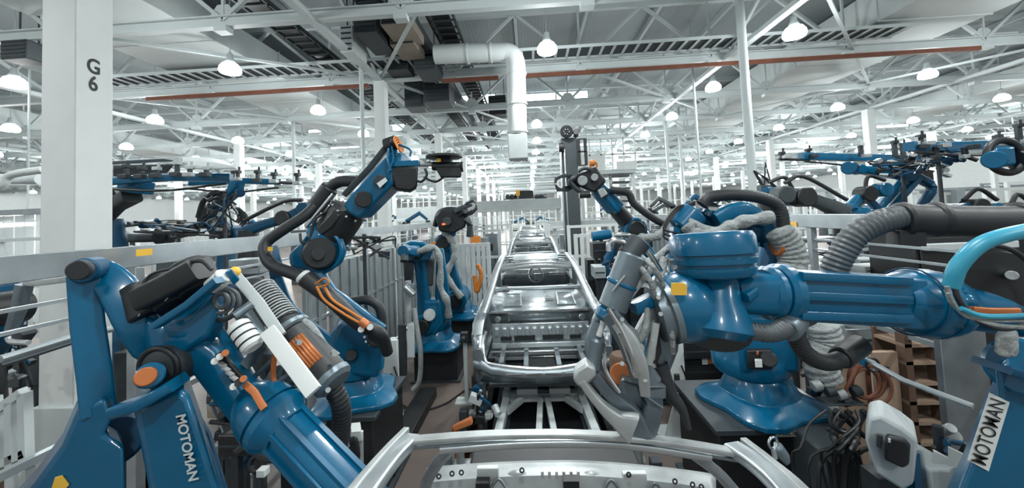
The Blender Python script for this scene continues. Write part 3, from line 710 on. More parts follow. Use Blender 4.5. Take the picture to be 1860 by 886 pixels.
# ---- spot gun carried beside the forearm
r = thing('servo_weld_gun', 'big grey servo weld gun slung between the two left robots with an orange marking', 'weld gun', at(560, 700, 1.9))
Yg = 1.85
a0, a1, a2 = at(462, 528, 2.0), at(530, 604, 1.9), at(606, 692, 1.82)
ax = (a2-a1).normalized()
B().lathe(at(452, 515, 2.02), (a1-a0), [(0, .04), (.03, .065), (.07, .07), (.07+(a1-at(452, 515, 2.02)).length, .07)], 28).build('gaiter_body', 'rubber', r)
q = B(); n = 14
for k in range(n): p = at(474+(520-474)*k/n, 528+(588-528)*k/n, 1.97-.06*k/n); q.torus(p, a1-a0, .072, .0045, 24, 6)
q.build('spring_coils', 'alu', r)
B().drum(a1 - ax*.03, a1 + ax*.01, .10, e=.1).build('cylinder_flange', 'gun', r)
B().drum(a1 + ax*.01, a2, .088, e=.08).build('cylinder_body', 'rubber', r)
B().drum(a2 - ax*.045, a2 + ax*.02, .094, e=.2).build('cylinder_end_cap', 'gun', r)
for sgn in ((540, 620), (592, 706), (604, 640)):
    B().cyl(at(*sgn, 1.78), at(sgn[0]+4, sgn[1]+2, 1.74), .012, n=10).build('flange_bolt', 'alu', r)
# orange printed mark on the body
s_, u_ = frame_of(ax)[1:]
toC = (CAMPOS - (a1+a2)/2); nrm = (toC - ax*toC.dot(ax)).normalized(); wd = ax.cross(nrm)
pts = []
cm = a1 + ax*.16 + wd*(-.0)
q = B()
for i in range(5):
    an = -.35 + .17*i; rad = nrm*math.cos(an) + wd*math.sin(an)
    q._add([cm + rad*.0895 - ax*.085, cm + rad*.0895 + ax*.085, cm + (nrm*math.cos(an+.17) + wd*math.sin(an+.17))*.0895 + ax*.085, cm + (nrm*math.cos(an+.17) + wd*math.sin(an+.17))*.0895 - ax*.085], [(0, 1, 2, 3)])
q.build('orange_marking', 'oran2', r, solid=.002)
B().rbeam([at(425, 497, 1.86), at(470, 550, 1.80), at(510, 610, 1.74)], [(.05, .02)]*3, rc=.4, up=(0, 1, 0)).build('upper_rail', 'offw', r)
B().rbeam([at(486, 600, 1.66), at(570, 712, 1.58)], [(.065, .03)]*2, rc=.15, up=(0, 1, 0)).build('white_guide_plate', 'white', r)
B().tube([at(600, 695, 1.85), at(620, 740, 1.88), at(617, 800, 1.95), at(605, 840, 2.0)], .045, 16, 6, rib=.02).build('exit_hose', 'rubber', r)
B().tube([at(520, 575, 1.95), at(560, 590, 1.9), at(590, 630, 1.9), at(612, 648, 1.9)], .022, 10, 6).tube([at(505, 560, 2.0), at(560, 600, 2.0), at(580, 620, 2.0)], .016, 10, 6).build('cloth_sleeve', 'harness', r)
q = B(); q.torus(at(404, 552, 1.74), (.15, -1, .1), .072, .013, 32, 10).torus(at(403, 548, 1.68), (.15, -1, .1), .05, .008).torus(at(402, 546, 1.66), (0, -1, 0), .032, .01)
q.build('coiled_hoses', 'ribbed', r)
B().drum(at(384, 522, 1.68), at(402, 506, 1.68), .038).drum(at(408, 504, 1.68), at(412, 498, 1.68), .045).build('white_coupling', 'white', r)
B().px([(408, 495), (420, 488), (436, 508), (425, 518)], 1.66, .05).build('blue_bracket', 'blue', r, bevel=.006)
B().sphere(at(426, 494, 1.85), .028, 16).build('yellow_cap', 'yellow', r)
B().drum(at(425, 575, 1.70), at(458, 552, 1.76), .02).build('cross_pipe', 'gun', r)
B().drum(at(430, 588, 1.66), at(462, 632, 1.64), .046, e=.25).build('white_coil', 'white', r)
q = B()
for t in (.25, .5, .75): p = at(430+32*t, 588+44*t, 1.66-.02*t); q.torus(p, at(462, 632, 1.64)-at(430, 588, 1.66), .046, .004)
q.build('coil_bands', 'black', r)
B().drum(at(412, 590, 1.76), at(395, 545, 1.78), .04).build('gun_swivel', 'oran2', r) if False else None
B().rbeam([at(440, 560, 1.8), at(480, 620, 1.78), at(450, 660, 1.78)], [(.06, .05)]*3, rc=.4).build('gun_yoke', 'gun', r)
B().tube([at(500, 636, 1.72), at(496, 680, 1.74), at(500, 700, 1.74)], .012, 8).build('orange_lead', 'oran2', r)
q = B().tube([at(470, 640, 1.8), at(520, 650, 1.8), at(500, 700, 1.8), at(540, 690, 1.8)], .012, 8).box(at(515, 690, 1.82), (.14, .06, .06), Matrix.Rotation(.6, 3, 'Y')).cyl(at(455, 690, 1.8), at(495, 655, 1.8), .012).cyl(at(480, 712, 1.76), at(545, 665, 1.76), .010)
q.build('valve_manifold', 'gun', r)
# ================================================================ hero robot, right foreground
r = thing('welding_robot', 'big blue robot whose arm reaches in from the right edge, lettered plate on its post', 'robot', (at(1900, 886, 1.9).x, 1.95, 0))
R7 = r; Y = 1.75
B().px([(1806, 668), (1840, 640), (1990, 640), (2060, 1100), (1640, 1100), (1742, 886), (1792, 760), (1812, 720)], Y, .34).build('main_post', 'blue', r, bevel=.03)
a = at(1880, 1080, 1.9)
B().lathe((a.x, 1.95, 0), (0, 0, 1), [(0, .48), (.28, .48), (.34, .38), (1.0, .36), (1.1, .30), (a.z+.05, .26)], 32).build('rotating_base', 'blue', r)
B().drum(at(1862, 668, 1.72), at(1862, 668, 2.0), .12).build('shoulder_hub', 'blue', r)
B().rbeam([at(1800, 662, 1.70), at(1870, 684, 1.70)], [(.14, .03)]*2).build('post_collar', 'bluedk', r)
B().px([(1797, 713), (1834, 731), (1796, 856), (1757, 835)], Y-.006, .005).build('name_plate', 'white', r)
dn = (at(1776, 846, Y)-at(1815, 722, Y)).normalized()
text('plate_lettering', 'MOTOMAN', at(1796, 784, Y-.009), -dn, V((-.9, 0, .45)), .092, 'ink', r, off=.002, wf=.3, sx=.60)
B().px([(1808, 606), (1850, 602), (1852, 650), (1822, 655), (1805, 640)], 1.66, .09).build('white_cloth_cover', 'harness', r, bevel=.02)
# upper arm root and forearm
B().drum(at(1722, 552, 1.86), at(1990, 588, 1.86), .105, e=.2).build('arm_root', 'blue', r)
B().drum(at(1822, 512, 1.78), at(1822, 512, 1.78)+V((.03, .1, 0)), .15, 36).build('black_motor_disc', 'black', r)
B().torus(at(1812, 520, 1.66), (0, -1, .1), .17, .010, 40, 10).build('hose_ring', 'rubber', r)
B().sphere(at(1752, 548, 1.72), .04).build('blue_knuckle', 'blue', r)
B().drum(at(1838, 500, 1.74), at(1838, 500, 1.78), .02).build('bright_boss', 'alu', r)
B().tube([at(1728, 520, 1.6), at(1740, 485, 1.58), at(1772, 450, 1.56), at(1815, 430, 1.55), at(1900, 412, 1.55)], .028, 14, 8).build('light_blue_hose', 'cyan', r)
B().tube([at(1720, 520, 1.58), at(1728, 550, 1.58), at(1760, 574, 1.56), at(1810, 590, 1.55), at(1880, 596, 1.55)], .008, 8, 8).tube([at(1722, 532, 1.56), at(1750, 572, 1.56), at(1800, 582, 1.55), at(1880, 582, 1.55)], .006, 8).build('grey_leads', 'harness', r)
B().tube([at(1745, 560, 1.55), at(1790, 574, 1.54), at(1880, 572, 1.54)], .010, 8, 8).build('blue_lead', 'cyan', r)
B().rbeam([at(1765, 563, 1.60), at(1800, 566, 1.60), at(1850, 566, 1.6)], [(.02, .03)]*3, rc=.5).build('orange_label_band', 'oran2', r)
p1, p0 = at(1600, 540, 1.80), at(1722, 556, 1.86); ax = (p1-p0).normalized()
B().lathe(p0, ax, [(-.02, .09), (0, .115), (.03, .14), (.09, .155), (.115, .156), (.118, .145), (.13, .145), (.133, .157), (.2, .150), (.26, .125), (.32, .105)], 40).build('elbow_bulb', 'blue', r)
B().torus(p0 + ax*.215, ax, .150, .004, 40, 8).build('bulb_ring', 'bluedk', r)
q = B(); s_, u_ = frame_of(ax)[1:]
for k in range(12):
    an = k*math.pi/6; rd = s_*math.cos(an)+u_*math.sin(an); q.cyl(p0+ax*.118+rd*.148, p0+ax*.135+rd*.148, .011, n=10)
q.build('bulb_bolts', 'bluedk', r)
p2 = at(1418, 532, 1.72)
B().rbeam([p0 + ax*.25, p2], [(.19, .215), (.185, .20)], rc=.12).build('forearm_box', 'blue', r)
fx = (p2-p1).normalized(); s_, u_ = frame_of(fx)[1:]
front = s_ if s_.y < 0 else -s_
for du in (.09, .01, -.07):
    B().rbeam([p1 + front*.10 + u_*du - fx*.02, p2 + front*.10 + u_*du], [(.025, .035)]*2, rc=.3).build('forearm_rib', 'blue', r)
B().drum(p2 - fx*.03, p2 + fx*.035, .128, e=.12).drum(p2+fx*.035, p2 + fx*.09, .115, e=.2).build('wrist_flange', 'blue', r)
p3 = at(1330, 535, 1.70)
B().rbeam([p2+fx*.06, p3], [(.20, .18), (.14, .15)], rc=.55).build('wrist_neck', 'blue', r)
B().rbeam([p2+fx*.02+u_*.08, at(1350, 540, 1.62)], [(.06, .06), (.05, .04)], rc=.55).build('neck_web', 'blue', r)
# wrist: tall drum with grooves, cone below, bowl to the left
vt = (at(1290, 425, 1.70) - at(1302, 520, 1.68)).normalized()
c0 = at(1299, 500, 1.69)
B().lathe(c0, vt, [(-.01, .12), (.0, .150), (.02, .163), (.035, .163), (.038, .152), (.05, .152), (.053, .168), (.075, .170), (.078, .160), (.09, .160), (.093, .172), (.165, .172), (.185, .160), (.19, .10)], 44).build('wrist_drum', 'blue', r)
B().lathe(at(1303, 600, 1.64), (at(1303, 510, 1.69)-at(1303, 600, 1.64)), [(-.03, .10), (0, .135), (.06, .125), (.12, .095), (.22, .08)], 36).build('wrist_cone', 'blue', r)
B().drum(at(1300, 612, 1.62), at(1300, 588, 1.66), .13, e=.1).build('black_wrist_cover', 'black', r)
bx = (at(1210, 565, 1.68)-at(1285, 545, 1.68)).normalized()
B().lathe(at(1285, 545, 1.70), bx, [(-.02, .07), (.02, .13), (.07, .155), (.13, .15), (.165, .135)], 36).build('wrist_bowl', 'blue', r)
B().lathe(at(1285, 545, 1.70)+bx*.165, bx, [(0, .14), (.025, .14), (.03, .12), (.07, .12), (.075, .08)], 36).build('tool_flange', 'gun', r)
B().px([(1219, 514), (1243, 514), (1248, 520), (1248, 536), (1222, 536), (1218, 530)], 1.535, .008).build('yellow_sticker', 'yellow', r)
B().rbeam([at(1355, 520, 1.85), at(1372, 460, 1.95)], [(.1, .1)]*2).build('wrist_strut', 'bluedk', r)
# black hoses over and under the forearm
B().tube([at(1508, 512, 1.9), at(1524, 470, 1.88), at(1556, 425, 1.86), at(1600, 402, 1.85), at(1640, 393, 1.85)], .055, 18, 8, rib=.022).build('bent_hose', 'ribbed', r)
B().tube([at(1636, 397, 1.85), at(1700, 400, 1.85), at(1800, 402, 1.85), at(1960, 400, 1.85)], .072, 24, 4).build('thick_black_sleeve', 'rubber', r)
for x in (1640, 1700, 1850): B().drum(at(x-7, 398, 1.85), at(x+7, 398, 1.85), .080).build('sleeve_clamp', 'black', r)
B().rbeam([at(1645, 420, 1.85), at(1645, 445, 1.85)], [(.12, .08)]*2).build('sleeve_bracket', 'black', r)
B().tube([at(1345, 592, 1.62), at(1370, 602, 1.60), at(1405, 604, 1.60), at(1435, 590, 1.64), at(1470, 574, 1.75)], .036, 16, 8, rib=.016).build('lower_hose', 'ribbed', r)
B().drum(at(1428, 600, 1.62), at(1446, 580, 1.68), .05).build('hose_coupling', 'gun', r)
B().tube([at(1440, 598, 1.70), at(1462, 640, 1.75), at(1500, 658, 1.8), at(1535, 648, 1.85), at(1556, 628, 1.9)], .036, 14, 8, rib=.016).build('hanging_hose', 'rubber', r)
B().drum(at(1526, 650, 1.84), at(1562, 626, 1.92), .05).build('hose_end', 'black', r)
# ================================================================ hero gun held by it
g = thing('spot_weld_gun', 'grey C shaped spot weld gun held by the right robot before the car body', 'weld gun', at(1160, 700, 1.7))
B().drum(at(1150, 462, 1.66), at(1112, 560, 1.66), .062, e=.12).build('servo_cylinder', 'gun', g)
B().drum(at(1140, 468, 1.66), at(1162, 415+22, 1.68), .05).build('cylinder_head', 'dark', g)
B().torus(at(1129, 515, 1.66), at(1150, 462, 1.66)-at(1112, 560, 1.66), .055, .012).build('blue_band', 'blue', g)
B().drum(at(1108, 558, 1.66), at(1098, 582, 1.66), .052, e=.3).build('blue_nose', 'blue', g)
B().cyl(at(1112, 528, 1.59), at(1135, 500, 1.59), .006, n=8).build('side_rod', 'chrome', g)
B().drum(at(1097, 583, 1.66), at(1087, 610, 1.66), .014).build('electrode_rod', 'white', g)
B().drum(at(1086, 614, 1.66), at(1078, 672, 1.66), .032, e=.3).build('electrode_holder', 'gun', g)
B().rbeam([at(1094, 566, 1.72), at(1084, 590, 1.72), at(1090, 640, 1.74), at(1070, 680, 1.72)], [(.05, .04)]*4, smooth=5, rc=.4, up=(0, 1, 0)).build('rear_bracket', 'alu', g)
B().px([(1040, 690), (1046, 674), (1066, 660), (1082, 668), (1084, 684), (1066, 700), (1050, 704)], 1.60, .09).build('arm_elbow', 'alu', g, bevel=.012)
B().rbeam([at(1056, 690, 1.62), at(1085, 728, 1.62), at(1120, 760, 1.60), at(1152, 778, 1.58)], [(.03, .045), (.035, .05), (.06, .05), (.12, .06)], smooth=5, rc=.4, up=(0, 1, 0)).build('lower_arm', 'alu', g)
B().rbeam([at(1078, 676, 1.66), at(1110, 715, 1.66), at(1150, 752, 1.66), at(1165, 790, 1.66)], [(.05, .06), (.055, .06), (.07, .06), (.09, .07)], smooth=5, rc=.4, up=(0, 1, 0)).build('inner_arm', 'gun', g)
B().rbeam([at(1106, 566, 1.62), at(1132, 606, 1.62), at(1150, 650, 1.62), at(1158, 690, 1.62)], [(.07, .05), (.08, .06), (.07, .06), (.05, .05)], smooth=5, rc=.4, up=(0, 1, 0)).build('upper_arm', 'gun', g)
B().tube([at(1105, 560, 1.56), at(1128, 598, 1.56), at(1148, 645, 1.56), at(1156, 685, 1.56)], .010, 8).tube([at(1122, 605, 1.57), at(1140, 650, 1.57), at(1150, 680, 1.57)], .007, 8).tube([at(1098, 640, 1.6), at(1100, 672, 1.6), at(1125, 712, 1.6)], .009, 8).build('bright_pipes', 'chrome', g)
B().tube([at(1195, 500, 1.7), at(1160, 462, 1.68), at(1128, 438, 1.66), at(1108, 440, 1.66), at(1106, 456, 1.66)], .013, 10, 8).tube([at(1200, 492, 1.74), at(1172, 450, 1.72), at(1140, 428, 1.7), at(1116, 426, 1.7)], .012, 10, 8).build('looped_tubes', 'chrome', g)
B().px([(1178, 520), (1215, 490), (1240, 560), (1232, 640), (1212, 690), (1170, 640), (1185, 580)], 1.72, .2).build('transformer', 'gun', g, bevel=.02)
B().px([(1180, 590), (1196, 600), (1202, 640), (1192, 665), (1178, 640)], 1.70, .02).build('transformer_recess', 'ped', g)
B().rbeam([at(1150, 560, 1.66), at(1180, 545, 1.68), at(1225, 530, 1.7)], [(.07, .05)]*3, rc=.4).build('blue_link', 'blue', g)
B().rbeam([at(1125, 590, 1.68), at(1160, 610, 1.68), at(1190, 560, 1.70)], [(.045, .06)]*3, rc=.4).build('silver_link', 'alu', g)
B().rbeam([at(1140, 540, 1.64), at(1170, 500, 1.66), at(1185, 480, 1.68)], [(.03, .03)]*3, rc=.4).build('side_lever', 'alu', g)
B().rbeam([at(1160, 660, 1.68), at(1185, 700, 1.68), at(1178, 760, 1.68), at(1165, 800, 1.68)], [(.10, .08), (.10, .08), (.09, .08), (.07, .07)], smooth=4, rc=.5).build('lower_frame', 'gun', g)
B().tube([at(1196, 662, 1.72), at(1216, 712, 1.7), at(1238, 742, 1.68), at(1252, 780, 1.66)], lambda t: .042*(1-t*.75), 12, 8).build('black_cable', 'rubber', g)
B().px([(1183, 618), (1194, 612), (1190, 654), (1180, 662)], 1.60, .03).build('bright_strut', 'alu', g, bevel=.005)
B().drum(at(1128, 680, 1.75), at(1128, 680, 1.82), .05).build('copper_disc', 'oran2', g)
for (x, y) in ((1130, 660), (1165, 672), (1172, 690), (1160, 640), (1130, 580), (1196, 540), (1200, 570)):
    B().cyl(at(x, y, 1.56), at(x, y, 1.64), .009, n=8).build('bolt', 'alu', g)
B().rbeam([at(1120, 585, 1.60), at(1146, 620, 1.58), at(1166, 668, 1.58), at(1172, 715, 1.60)], [(.05, .04), (.06, .05), (.05, .05), (.04, .04)], smooth=5, rc=.4, up=(0, 1, 0)).build('bright_fork', 'alu', g)
B().rbeam([at(1192, 585, 1.62), at(1186, 622, 1.62), at(1178, 660, 1.62)], [(.03, .04)]*3, rc=.4, up=(0, 1, 0)).build('fork_edge', 'alu', g)
B().rbeam([at(1088, 585, 1.68), at(1074, 630, 1.68), at(1088, 668, 1.68)], [(.06, .05)]*3, smooth=4, rc=.5, up=(0, 1, 0)).build('outer_fork', 'gun', g)
B().px([(1128, 690), (1160, 700), (1176, 740), (1150, 752), (1124, 722)], 1.68, .08).build('pivot_plate', 'gun', g, bevel=.012)
for (xa, ya, xb, yb, rr) in ((1150, 470, 1190, 540, .012), (1162, 462, 1205, 520, .01), (1176, 560, 1150, 640, .012), (1140, 620, 1175, 690, .009), (1200, 560, 1222, 640, .012)):
    B().tube([at(xa, ya, 1.64), at((xa+xb)/2+8, (ya+yb)/2, 1.60), at(xb, yb, 1.64)], rr, 8).build('gun_cable', 'harness', g)
B().px([(1150, 640), (1160, 620), (1172, 632), (1166, 658)], 1.6, .05).build('grip_block', 'alu', g, bevel=.008)
q = B().tube([at(1160, 480, 1.78), at(1190, 470, 1.8), at(1215, 450, 1.85)], .018, 10).tube([at(1185, 540, 1.7), at(1200, 500, 1.74), at(1205, 470, 1.8)], .02, 10); q.build('cloth_sleeves', 'harness', g)
# ================================================================ pedestals
def pedestal(c, w, d, h, label, plate=None, rot=0):
    r = thing('robot_pedestal', label, 'pedestal', (c[0], c[1], 0))
    x, y = c[0], c[1]
    B().bb((x-w/2, y-d/2, 0), (x+w/2, y+d/2, h-.05)).build('box', 'ped', r, bevel=.012)
    B().bb((x-w/2-.04, y-d/2-.04, h-.05), (x+w/2+.04, y+d/2+.04, h)).build('top_plate', 'dark', r, bevel=.006)
    B().bb((x-w/2-.06, y-d/2-.06, 0), (x+w/2+.06, y+d/2+.06, .03)).build('foot_plate', 'dark', r)
    if plate:
        pc = V((x+plate[1], y-d/2-.045, h-.03)); np_ = B().box(pc, (plate[2], .008, .055)).build('number_plate', 'offw', r)
        text('plate_lettering', plate[0], pc, (1, 0, 0), (0, 0, 1), .05, 'ink', np_, off=.006)
    return r
def robot_base(r, c, z, s=1.0, yaw=0.0, m='blue'):
    x, y = c[0], c[1]
    n = 24; rings = []
    for (zz, rr, lob) in ((0, .46, .16), (.05, .46, .16), (.09, .40, .14), (.14, .33, .05), (.30, .30, 0), (.34, .27, 0)):
        rings.append([V((x+s*(rr+lob*(.5+.5*math.cos(4*a+math.pi)))*math.cos(a+yaw), y+s*(rr+lob*(.5+.5*math.cos(4*a+math.pi)))*math.sin(a+yaw), z+zz*s)) for a in [2*math.pi*k/n for k in range(n)]])
    B().ring(rings).build('foot_casting', m, r, bevel=.01*s)
    return z + .34*s
def limb(r, a, b, w0, w1, m='blue', name='lower_arm', rc=.5, t=.8):
    mid = (a+b)/2
    o = B().rbeam([a, a+(b-a)*.25, mid, a+(b-a)*.75, b], [(w0, w0*t), (w0*.9, w0*t*.9), ((w0+w1)*.42, (w0+w1)*.42*t), (w1*.92, w1*t*.9), (w1, w1*t)], rc=rc).build(name, m, r)
    return o
def weld_tool(r, p, d, s, name='weld_gun', side=V((0, 0, 1))):
    d = V(d).normalized(); _, sd, u = frame_of(d)
    t = B().rbeam([p, p+d*.28*s], [(.26*s, .22*s)]*2, rc=.2).cyl(p-u*.13*s, p-u*.13*s+d*.5*s, .05*s).build(name, 'black', r, bevel=.006)
    B().tube([p+d*.22*s+u*.08*s, p+d*.5*s+u*.20*s, p+d*.72*s+u*.12*s, p+d*.74*s+u*.02*s], .03*s, 10).build('upper_jaw', 'gun', t) if 0 else None
    q = B().rbeam([p+d*.2*s+u*.12*s, p+d*.45*s+u*.17*s, p+d*.68*s+u*.12*s, p+d*.72*s+u*.03*s], [(.07*s, .08*s)]*3+[(.04*s, .04*s)], rc=.4).rbeam([p+d*.2*s-u*.12*s, p+d*.42*s-u*.18*s, p+d*.66*s-u*.14*s, p+d*.72*s-u*.03*s], [(.08*s, .09*s)]*3+[(.04*s, .04*s)], rc=.4)
    q.build('gun_jaws', 'dark', t); B().cyl(p+d*.74*s+u*.03*s, p+d*.74*s-u*.03*s, .012*s, n=8).build('electrode_tips', 'oran2', t)
def robot(label, foot, zf, sh, el, wr, tip, s=1.0, hose=None, sleeve=None, m='blue', black_fore=True, yaw=0, tool=True, group=None, motorside=-1, base=True):
    r = thing('welding_robot', label, 'robot', (foot[0], foot[1], zf), group)
    x, y = foot[0], foot[1]
    if base:
        zt = robot_base(r, foot, zf, s, yaw, m)
        B().lathe((x, y, zt), (0, 0, 1), [(0, .30*s), (.03, .31*s), (.10*s, .30*s), (.22*s, .24*s), (max(.26*s, sh.z-zt), .17*s)], 28).build('turret', m, r)
    ax = (el-sh).normalized(); side = V((ax.z, 0, -ax.x)) if abs(ax.z) > .1 else V((0, 1, 0))
    ns = V((0, -1, 0))
    sj = B().drum(sh-ns*.22*s, sh+ns*.22*s, .20*s).build('shoulder_joint', m, r)
    B().drum(sh+ns*.20*s, sh+ns*.34*s, .13*s).build('shoulder_motor', 'black', sj)
    la = limb(r, sh, el, .30*s, .24*s, m)
    B().beam(sh+ns*.13*s+ax*.12*s, el+ns*.11*s-ax*.12*s, .03*s, .09*s).build('arm_rib', 'bluedk', la)
    ej = B().drum(el-ns*.19*s, el+ns*.19*s, .17*s).build('elbow_joint', m, r)
    B().drum(el+ns*.17*s, el+ns*.24*s, .13*s).build('elbow_motor', 'black', ej)
    f = (wr-el); fd = f.normalized(); L = f.length
    B().lathe(el-fd*.25*s, fd, [(0, .10*s), (.05*s, .15*s), (.35*s, .16*s), (.45*s, .13*s)], 24).build('forearm_casting', m, r)
    B().box(el-fd*.30*s, (.22*s, .2*s, .2*s)).build('rear_motors', 'black', r, bevel=.02*s)
    B().lathe(el+fd*.18*s, fd, [(0, .13*s), (max(.1, L*.45-.18*s), .115*s)], 24).build('forearm_tube', 'black' if black_fore else m, r)
    B().rbeam([el+fd*L*.42, el+fd*L*.7, wr], [(.26*s, .22*s), (.24*s, .2*s), (.16*s, .14*s)], rc=.4).build('forearm_head', m, r)
    B().drum(el+fd*L*.72+ns*.08*s, el+fd*L*.72+ns*.14*s, .075*s, 20).build('wrist_motor_cover', 'black', r)
    B().drum(wr-ns*.1*s, wr+ns*.1*s, .10*s, 20).build('wrist_joint', m, r)
    td = (tip-wr)
    B().cyl(wr, wr+td.normalized()*.2*s, .07*s).build('tool_flange', 'dark', r)
    if tool: weld_tool(r, wr+td.normalized()*.2*s, td, s*max(.6, td.length/(.9*s)) if td.length else s)
    if hose: B().tube(hose, .055*s, 12, 6).build('dress_hose', 'rubber', r)
    if sleeve: B().tube(sleeve, lambda t: .06*s*(1+.18*math.sin(t*40)), 12, 6).build('cloth_sleeve', 'harness', r)
    return r
# ================================================================ R2: tall robot left of centre
p = (at(640, 700, 4.25).x, 4.25); zt_ = 1.0
pd = pedestal((p[0]-.12, 4.35), 1.0, .9, zt_, 'black pedestal under the tall blue robot left of the aisle', ('TTRL 030_120', -.12, .30))
B().px([(598, 730), (700, 690), (706, 700), (660, 745)], 3.9, .03).build('top_edge', 'dark', pd) if 0 else None
r = thing('welding_robot', 'tall blue and black robot left of the aisle reaching up with a thick black hose', 'robot', (p[0], 4.3, zt_))
zz = robot_base(r, (p[0]+.02, 4.3), zt_, .88, .4)
Y = 4.1
B().lathe((p[0]+.03, 4.3, zz), (0, 0, 1), [(0, .30), (.08, .31), (.25, .28), (.5, .24), (.62, .12)], 30).build('turret', 'blue', r)
B().px([(604, 680), (600, 625), (615, 588), (650, 572), (690, 590), (700, 625), (688, 690)], 4.0, .5).build('turret_casting', 'blue', r, bevel=.05)
B().drum(at(684, 612, 3.85), at(684, 612, 4.05), .10).build('shoulder_motor', 'black', r)
B().drum(at(638, 645, 3.94), at(638, 645, 4.05), .06).build('cable_port', 'ped', r)
q = B()
for k in range(10): q.cyl(at(676+14*math.cos(k*.63), 612+14*math.sin(k*.63), 3.83), at(676+14*math.cos(k*.63), 612+14*math.sin(k*.63), 3.9), .012, n=8)
q.build('bolt_ring', 'chrome', r)
B().rbeam([at(693, 604, 3.88), at(650, 575, 3.86), at(600, 535, 3.84), at(570, 498, 3.84)], [(.16, .12), (.2, .14), (.17, .14), (.2, .16)], rc=.5, up=(0, 1, 0)).build('lower_arm', 'blue', r)
B().rbeam([at(505, 505, 4.2), at(530, 560, 4.2), at(590, 610, 4.25), at(635, 640, 4.3)], [(.1, .1), (.09, .1), (.10, .1), (.16, .1)], rc=.4, smooth=4, up=(0, 1, 0)).build('parallel_link', 'blue', r)
B().rbeam([at(494, 450, 4.25), at(500, 480, 4.2), at(502, 515, 4.2)], [(.12, .1), (.14, .1), (.1, .1)], rc=.4, up=(0, 1, 0)).build('rear_link', 'bluedk', r)
B().px([(527, 486), (524, 462), (552, 436), (576, 428), (606, 418), (624, 434), (630, 458), (622, 480), (600, 492), (592, 500), (560, 494)], 3.86, .38).build('elbow_casting', 'blue', r, bevel=.04)
B().drum(at(580, 460, 3.72), at(580, 460, 3.90), .16).build('elbow_motor', 'black', r)
B().drum(at(578, 462, 3.68), at(578, 462, 3.74), .06).build('motor_nose', 'rubber', r)
B().torus(at(584, 456, 3.84), (0, -1, 0), .21, .02, 36).build('elbow_ring', 'blue', r)
e0, e1, e2, e3 = at(592, 438, 4.0), at(604, 424, 4.0), at(634, 383, 3.98), at(648, 366, 3.96)
B().cyl(e0, e1, .235, .23, 30).build('forearm_root', 'blue', r)
B().cyl(e1, e2, .205, .19, 30).build('black_forearm_tube', 'black', r)
q = B(); ax = (e2-e1).normalized(); s_, u_ = frame_of(ax)[1:]
for c_, rr in ((e1, .22), (e2, .20)):
    for k in range(12):
        an = k*math.pi/6; pp = c_ + (s_*math.cos(an)+u_*math.sin(an))*rr; q.sphere(pp, .014, 8)
q.build('tube_bolts', 'alu', r)
B().prism([at(x, y, 3.80) for x, y in ((622, 372), (640, 345), (700, 283), (716, 268), (727, 280), (729, 318), (700, 350), (658, 392), (650, 398), (630, 386))], (0, .30, 0)).build('upper_arm_casting', 'blue', r, bevel=.03)
B().drum(at(660, 362, 3.74), at(660, 362, 3.84), .085).build('black_service_cover', 'black', r)
B().drum(at(690, 328, 3.75), at(690, 328, 3.84), .062).build('round_service_port', 'dark', r)
B().px([(684, 333), (700, 322), (704, 328), (690, 341)], 3.74, .02).build('white_tag', 'white', r)
B().rbeam([at(628, 352, 3.95), at(672, 306, 3.95), at(706, 264, 3.95)], [(.06, .2)]*3, rc=.3, up=(0, 1, 0)).build('dark_top_cover', 'dark', r)
B().drum(at(700, 266, 3.9), at(722, 258, 3.9), .08).build('wrist_motor', 'black', r)
B().sphere(at(718, 258, 3.85), .06).build('cable_reel', 'black', r)
q = B()
for k in range(4): q.torus(at(721+2*k, 256+4*k, 3.8), (1, -.4, .3), .045, .009, 20, 6)
q.build('orange_cable_coil', 'orange', r)
B().tube([at(706, 270, 3.8), at(704, 290, 3.76), at(710, 310, 3.76)], .015, 8).tube([at(712, 266, 3.8), at(714, 290, 3.76), at(706, 312, 3.76)], .012, 8).tube([at(724, 262, 3.8), at(745, 272, 3.78), at(745, 284, 3.78)], .012, 8).build('blue_air_lines', 'blue', r)
B().bb(at(712, 303, 3.78), at(766, 293, 3.9)).build('tool_bar_blue', 'blue', r, bevel=.006)
B().cyl(at(764, 298, 3.84), at(812, 299, 3.84), .028).build('tool_rod', 'alu', r)
B().px([(715, 302), (760, 302), (758, 340), (745, 347), (718, 344), (712, 320)], 3.78, .25).build('tool_body', 'black', r, bevel=.02)
B().cyl(at(785, 302, 3.82), at(838, 302, 3.82), .045).cyl(at(838, 302, 3.82), at(842, 302, 3.82), .06).px([(788, 300), (838, 300), (838, 321), (800, 321)], 3.78, .12).build('tool_head', 'black', r, bevel=.01)
B().lathe(at(807, 296, 3.84), (0, 0, 1), [(0, .09), (.05, .08), (.055, .19), (.075, .19)], 30).build('black_disc', 'black', r)
B().tube([at(752, 325, 3.8), at(765, 330, 3.78), at(775, 318, 3.78), at(772, 306, 3.78)], .014, 8).tube([at(770, 322, 3.8), at(790, 330, 3.8), at(806, 322, 3.8)], .012, 8).build('tool_cables', 'black', r)
B().bb(at(793, 294, 3.73), at(801, 288, 3.75)).build('yellow_label', 'yellow', r)
B().tube([at(648, 330, 4.0), at(618, 330, 4.0), at(597, 342, 4.0), at(578, 366, 4.0)], .06, 14, 6).build('hose_front', 'rubber', r)
B().drum(at(600, 340, 4.0), at(572, 378, 4.0), .095).build('hose_grommet', 'rubber', r)
B().tube([at(582, 362, 4.0), at(556, 390, 3.9), at(510, 420, 3.8), at(484, 440, 3.75), at(482, 462, 3.7), at(496, 482, 3.66), at(530, 496, 3.64), at(560, 508, 3.62)], .058, 16, 8).build('hose_loop', 'rubber', r)
B().drum(at(548, 500, 3.62), at(554, 505, 3.62), .075).build('white_hose_clamp', 'white', r)
